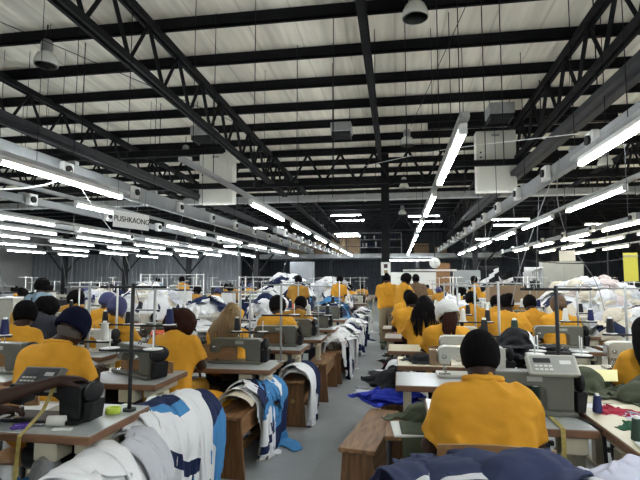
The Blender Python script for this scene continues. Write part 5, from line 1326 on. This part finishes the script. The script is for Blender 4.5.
# ================================================================== FAR ROWS
g = np.random.default_rng(5)
cols = [(-1.5, 7.3, 'left aisle column'), (-2.75, 6.3, 'second left column'), (-4.0, 6.7, 'third left column'), (-5.3, 6.4, 'fourth left column'), (-6.6, 8.2, 'fifth left column'), (-8.0, 9.6, 'sixth left column'), (-9.4, 11.2, 'seventh left column'), (-11, 13, 'leftmost column'),
        (.42, 9.7, 'right aisle column'), (1.5, 9.7, 'second right column'), (2.85, 10.6, 'third right column'), (4.0, 11.0, 'fourth right column'), (5.4, 12, 'fifth right column'), (6.8, 14.5, 'rightmost column')]
hs = ['crop', 'cropbig', 'bun', 'scarf', 'curly']; hd_ = {'crop': 'short black hair', 'cropbig': 'full black hair', 'bun': 'a black bun', 'scarf': 'a blue headscarf', 'curly': 'big curly hair'}
NOGO = [(3.2, 8.7, .9, .75), (5.0, 9.6, .75, .75), (3.0, 6.9, .45, .4), (-2.75, 11.9, .7, .6), (-1.9, 13.6, .65, .6), (-1.35, 10.2, .4, .5), (-4.9, 9.0, .7, .5), (-7.3, 11, .7, .5), (-3.2, 7.8, .45, .45), (-2.2, 8.2, .5, .4), (.95, 9.0, .3, .3),
        (4.35, 7.4, .65, .2), (2.2, 9.3, .6, .25), (-3.7, 13.5, .75, .3), (-7.6, 15.5, 1, .3), (1.95, 21, .3, .3), (3.2, 21.5, .75, .3), (6.4, 20, .75, .3), (-4.85, 6.1, .15, .15), (-4.35, 5.2, .15, .35),
        (-6.5, 14, .1, .1), (-3.4, 15.5, .1, .1), (-2.2, 10.6, .1, .1), (-1.55, 12.8, .1, .1), (2.2, 14, .1, .1), (-10, 19, .1, .1), (3.6, 18, .1, .1), (-.3, 13.45, .15, .15), (.45, 11.8, .1, .1), (.10, 9.9, .1, .2)]
for ci, (x, y0, lab) in enumerate(cols):
    y = y0; k = 0
    while y < 23 and k < 12:
        if any(abs(x-a) < c+.62 and abs(y-b_) < d_+.36 for a, b_, c, d_ in NOGO): y += .25; continue
        where = '%s in the %s' % (ORD[k], lab); jx = g.uniform(-.1, .1)
        mt = ['machine_grey', 'machine_white'][g.integers(2)]
        if y < 18:
            table((x+jx, y, 0), 'sewing table '+where, zt=.78)
            machine((x+jx+.15, y+.05, .781), '%s sewing machine %s' % ('grey' if mt == 'machine_grey' else 'cream white', where), mt)
        else:
            table((x+jx, y, 0), 'sewing table '+where, zt=.78)
        if g.random() < .75:
            smt = ['plastic_white', 'galv'][g.integers(2)]; sx = g.uniform(-.3, .4)
            stand((x+jx+sx, y+.16, .78), 'thread stand '+where, smt, hgt=[.68, .80][g.integers(2)] if y > 9 else .7)
            if y < 14: cones_for(x+jx+sx, y+.16, .78, .28, [('white', 'black'), ('black', 'white'), ('white', 'white'), ('navy', 'white')][g.integers(4)], 'the stand '+where)
        if g.random() < .5 and not any(abs(x-.05-a) < c+.3 and abs(y-.5-b_) < d_+.3 for a, b_, c, d_ in NOGO):
            hh = hs[g.integers(5)]; pk = ['seat_far', 'lean_far', 'turn_far'][g.integers(3)]
            person(pk, POSES[pk], (x+jx-.05, y-.50, 0), 'seated yellow-shirted worker with %s, %s' % (hd_[hh], where), hh, ['shirt_yellow', 'shirt_mustard', 'shirt_mustard'][g.integers(3)], h=.024, near=False, rz=g.uniform(-.3, .3), scale=1.04)
        for q in range(g.integers(0, 3) if y < 14 else 0):
            mt = ['c_white', 'c_white', 'c_white_navy', 'c_navy', 'c_white_side', 'c_grey', 'c_white_blue', 'c_orange', 'c_yellow', 'c_cream', 'c_black'][g.integers(11)]
            cloth_obj('crumpled_garment', CR[g.integers(5)], mt, '%s garment on the table %s, %s' % (DESC[mt], where, ['to the left', 'in the middle', 'to the right'][q]), 'garment', None, (x+jx-.38+.3*q, y+g.uniform(-.05, .1), .776), g.uniform(0, 6), 0, TH, g.uniform(.6, 1.15))
        y += g.uniform(1.15, 1.45); k += 1
for x, y, rz, sh, lab in ((-6.5, 14, 1.2, 'shirt_yellow', 'far left beyond the fourth column'), (-3.4, 15.5, .5, 'shirt_yellow', 'far rear left of the aisle'), (-2.2, 10.6, 0, 'shirt_mustard', 'beside the navy heap'), (-1.55, 12.8, -.5, 'shirt_yellow', 'left of the aisle near the column'), (2.2, 14, 1.3, 'shirt_yellow', 'beyond the clock'), (-10, 19, 0, 'shirt_denim', 'at the far left rear'), (3.6, 18, 0, 'shirt_mustard', 'at the far right rear')):
    person('stand_far', POSES['stand_far'], (x, y, 0), 'standing worker '+lab, 'crop', sh, rz=rz, h=.024, near=False, scale=.98)
# ---- heaps
WHT = ['c_white', 'c_white', 'c_grey', 'c_white_side', 'c_cream']
def bale_table(x, y, w, d, zt, label):
    t = empty('pallet_table', (x, y, 0), label, 'table'); MB().box(-w/2, w/2, -d/2, d/2, zt-.04, zt, .004).build('deck', M['wood_light'], t)
    for a in (-1, 1):
        for c in (-1, 1): MB().box(a*(w/2-.06)-.03, a*(w/2-.06)+.03, c*(d/2-.06)-.03, c*(d/2-.06)+.03, 0, zt-.04).build('leg', M['steel_dark'], t)
for (x, y, rx, ry, z0, zt, n, mats, lab, core) in (
    (3.2, 8.7, 1.0, .9, .72, 1.62, 60, WHT+['c_pinkwhite', 'c_white_navy'], 'of white garments at the right', 'c_white'),
    (5.0, 9.6, .85, .9, .72, 1.45, 26, ['c_pinkwhite', 'c_cream', 'c_white', 'c_pinkwhite'], 'of pinkish garments at the right edge', 'c_pinkwhite'),
    (3.0, 6.9, .5, .45, .72, 1.2, 10, WHT, 'in front of the right white heap', 'c_white'),
    (-2.75, 11.9, .8, .7, .72, 1.78, 30, ['c_navy', 'c_white_navy', 'c_navy', 'c_white', 'c_white_side'], 'of navy and white garments in the middle', 'c_navy'),
    (-1.9, 13.6, .75, .7, .72, 1.70, 12, ['c_white', 'c_grey', 'c_white_navy'], 'of white garments behind the navy heap', 'c_white'),
    (-1.35, 10.2, .45, .6, .5, 1.2, 8, ['c_blue', 'c_navy', 'c_white_navy', 'c_white'], 'of blue garments near the aisle', 'c_navy'),
    (-4.9, 9.0, .8, .6, .72, 1.5, 14, WHT, 'of white garments behind the curly haired worker', 'c_white'),
    (-7.3, 11.0, .8, .6, .72, 1.35, 12, WHT+['c_navy'], 'of white garments behind the denim shirt', 'c_white'),
    (-3.2, 7.8, .5, .5, .72, 1.25, 9, ['c_white', 'c_white_navy', 'c_navy', 'c_orange'], 'behind the blue headscarf', 'c_white'),
    (-2.2, 8.2, .55, .45, .72, 1.28, 10, ['c_white', 'c_white_blue', 'c_navy', 'c_white', 'c_orange'], 'beyond the braided worker', 'c_white'),
    (.95, 9.0, .35, .3, .72, 1.2, 8, ['c_white', 'c_grey', 'c_white_side'], 'beyond the white hat', 'c_white')):
    bale_table(x, y, rx*1.7, ry*1.6, z0, 'pallet table under the heap '+lab); mound(x, y, rx, ry, z0, zt, n, mats, lab, int(abs(x)*100+y), .78, {'c_white': 'heap_white', 'c_navy': 'heap_navy', 'c_pinkwhite': 'heap_pink'}[core])
o = cloth_obj('crumpled_garment', CR[3], 'c_orange', 'orange red garment hung over the rack at the right edge', 'garment', None, (4.35, 7.4, 1.30), 0, 1, TH, 1.2)
# ---- rear columns with diagonal braces
for i, (x, y) in enumerate(((-7.9, 26.5), (-12, 26.5), (-16, 26.5), (-20, 26.5), (4.2, 27), (8.2, 27), (12.2, 27))):
    t = empty('steel_column', (x, y, 0), 'dark rear column with slanting braces, %s from the left' % ['fourth', 'third', 'second', 'first', 'fifth', 'sixth', 'seventh'][i], 'column')
    MB().box(-.12, .12, -.12, .12, 0, zr(y)-.18).build('post', M['steel_dark'], t)
    for s_ in (-1, 1): MB().tube([(s_*.1, 0, 1.9), (s_*1.5, 0, 3.5)], .05, 4, smooth=False).build('brace', M['steel_dark'], t)
# ---- bins and folded stacks on far tables (pale, dark and coloured clutter)
for i in range(40):
    x = [-3.4, -4.6, -5.9, -7.3, -8.7, -10.2, 2.3, 3.4, 4.7, 6.1][i % 10]+g.uniform(-.1, .1); y = 7.5+(i//10)*2.7+g.uniform(-.8, .8)
    if any(abs(x-a) < c+.35 and abs(y-b_) < d_+.3 for a, b_, c, d_ in NOGO): continue
    mt = ['machine_white', 'steel_dark', 'cardboard', 'c_navy', 'plastic_white', 'clad_grey'][g.integers(6)]; h_ = g.uniform(1.0, 1.28)
    t = empty('trolley_bin', (x, y, 0), {'machine_white': 'cream', 'steel_dark': 'black', 'cardboard': 'brown', 'c_navy': 'navy', 'plastic_white': 'white', 'clad_grey': 'grey'}[mt]+' upright bin standing in the gangways between the far machine rows', 'bin', 'upright bins between the far rows')
    MB().box(-.16, .16, -.14, .14, .06, h_, .01).build('box', M[mt], t); MB().box(-.17, .17, -.15, .15, h_, h_+.03, .005).build('rim', M['steel_dark' if i % 2 else 'plastic_white'], t)
    for a in (-.12, .12): MB().cyl((a, -.1, .03), (a+.02, -.1, .03), .03, n=10).build('castor', M['plastic_black'], t)
# ---- racks of the far ground
def rack(x, y, w, d, h, label, shelves=2, mt='galv'):
    t = empty('shelf_rack', (x, y, 0), label, 'rack'); mb = MB()
    for a in (-w/2, w/2):
        for c in (-d/2, d/2): MB().cyl((a, c, 0), (a, c, h), .022, n=8).build('post', M[mt], t)
    for s in range(shelves): z = h-.02-s*.5; MB().box(-w/2, w/2, -d/2, d/2, z-.02, z).build('shelf', M[mt], t)
rack(4.35, 7.4, 1.3, .4, 1.30, 'pale pipe rack in front of the white heap at the right')
rack(2.2, 9.3, 1.2, .5, 1.10, 'pale pipe rack with cartons in the right middle', mt='plastic_white')
rack(-3.7, 13.5, 1.5, .6, 1.6, 'pale pipe rack left of the navy heap', mt='plastic_white'); rack(-7.6, 15.5, 2.0, .6, 1.7, 'pale pipe rack at the far left', mt='plastic_white')
for i, (x, y, z, w, h_, l) in enumerate(((1.95, 9.3, 1.101, .6, .30, 'left on the pipe rack in the right middle'), (2.5, 9.3, 1.101, .5, .24, 'right on the pipe rack in the right middle'))):
    t = empty('cardboard_carton', (x, y, z), 'brown carton '+l, 'box'); MB().box(-w/2, w/2, -.2, .2, 0, h_, .006).build('carton', M['cardboard'], t); MB().box(-.03, .03, -.202, .202, h_-.004, h_+.002).build('packing_tape', M['brass'], t)
for i, (x, y, w, h_, mt, l) in enumerate(((1.95, 21.0, .55, 2.2, 'wood_brown', 'tall brown wooden cupboard in the rear right of the clock'), (3.2, 21.5, 1.5, 1.9, 'clad_grey', 'wide pale cupboard in the rear right'), (-4.8, 24, 1.2, 2.4, 'clad_grey', 'grey locker in the rear left'), (6.4, 20, 1.5, 2.2, 'clad_grey', 'grey locker at the rear right'))):
    t = empty('cupboard', (x, y, 0), l, 'cupboard'); MB().box(-w/2, w/2, 0, .5, 0, h_, .01).build('cabinet_body', M[mt], t)
    for s in (-1, 1): d_ = MB().box(s*w/4-w/4+.02, s*w/4+w/4-.02, -.02, 0, .08, h_-.05, .004).build('door', M[mt], t); MB().box(s*.05-.01, s*.05+.01, -.04, -.02, h_*.5, h_*.5+.15).build('handle', M['chrome'], d_)
t = empty('partition_board', (.95, 24.0, 0), 'long white board standing behind the yellow shirted standing pair', 'board'); MB().box(-1.25, 1.25, 0, .04, .7, 1.85, .005).build('panel', M['plastic_white'], t); MB().box(-1.25, -1.2, -.2, .2, 0, .7).box(1.2, 1.25, -.2, .2, 0, .7).build('feet', M['steel_dark'], t)
for i, (x, y, c) in enumerate(((2.2, 10.0, 'c_black_white'), (3.0, 12.2, 'c_black_white'), (3.7, 12.0, 'c_grey'))):
    me = DR[i+1]; o = cloth_obj('hanging_garment', me, c, '%s garment hung high on a line in the rear right, %s' % (DESC[c], ['left', 'middle', 'right'][i]), 'garment', None, (x, y+2, 1.25), 1.4, 0, TH, (1, 1, 1))
EXPOSURE=.97
# ================================================================== CAMERA, WORLD, VIEW
cam = bpy.data.cameras.new('camera'); co = bpy.data.objects.new('camera', cam); COL.objects.link(co); scene.camera = co
cam.sensor_width = 36; cam.lens = 36*480/640; cam.clip_end = 200; cam.clip_start = .05
co.location = (0, 0, 1.52); co.rotation_euler = (PI/2+.0810719, 0, .1585478)
w = bpy.data.worlds.new('world'); scene.world = w; w.use_nodes = True
w.node_tree.nodes['Background'].inputs[0].default_value = (.5, .55, .6, 1); w.node_tree.nodes['Background'].inputs[1].default_value = .3
scene.view_settings.view_transform = 'Standard'; scene.view_settings.look = 'None'; scene.view_settings.exposure = EXPOSURE; scene.view_settings.gamma = 1; scene.view_settings.use_curve_mapping = False
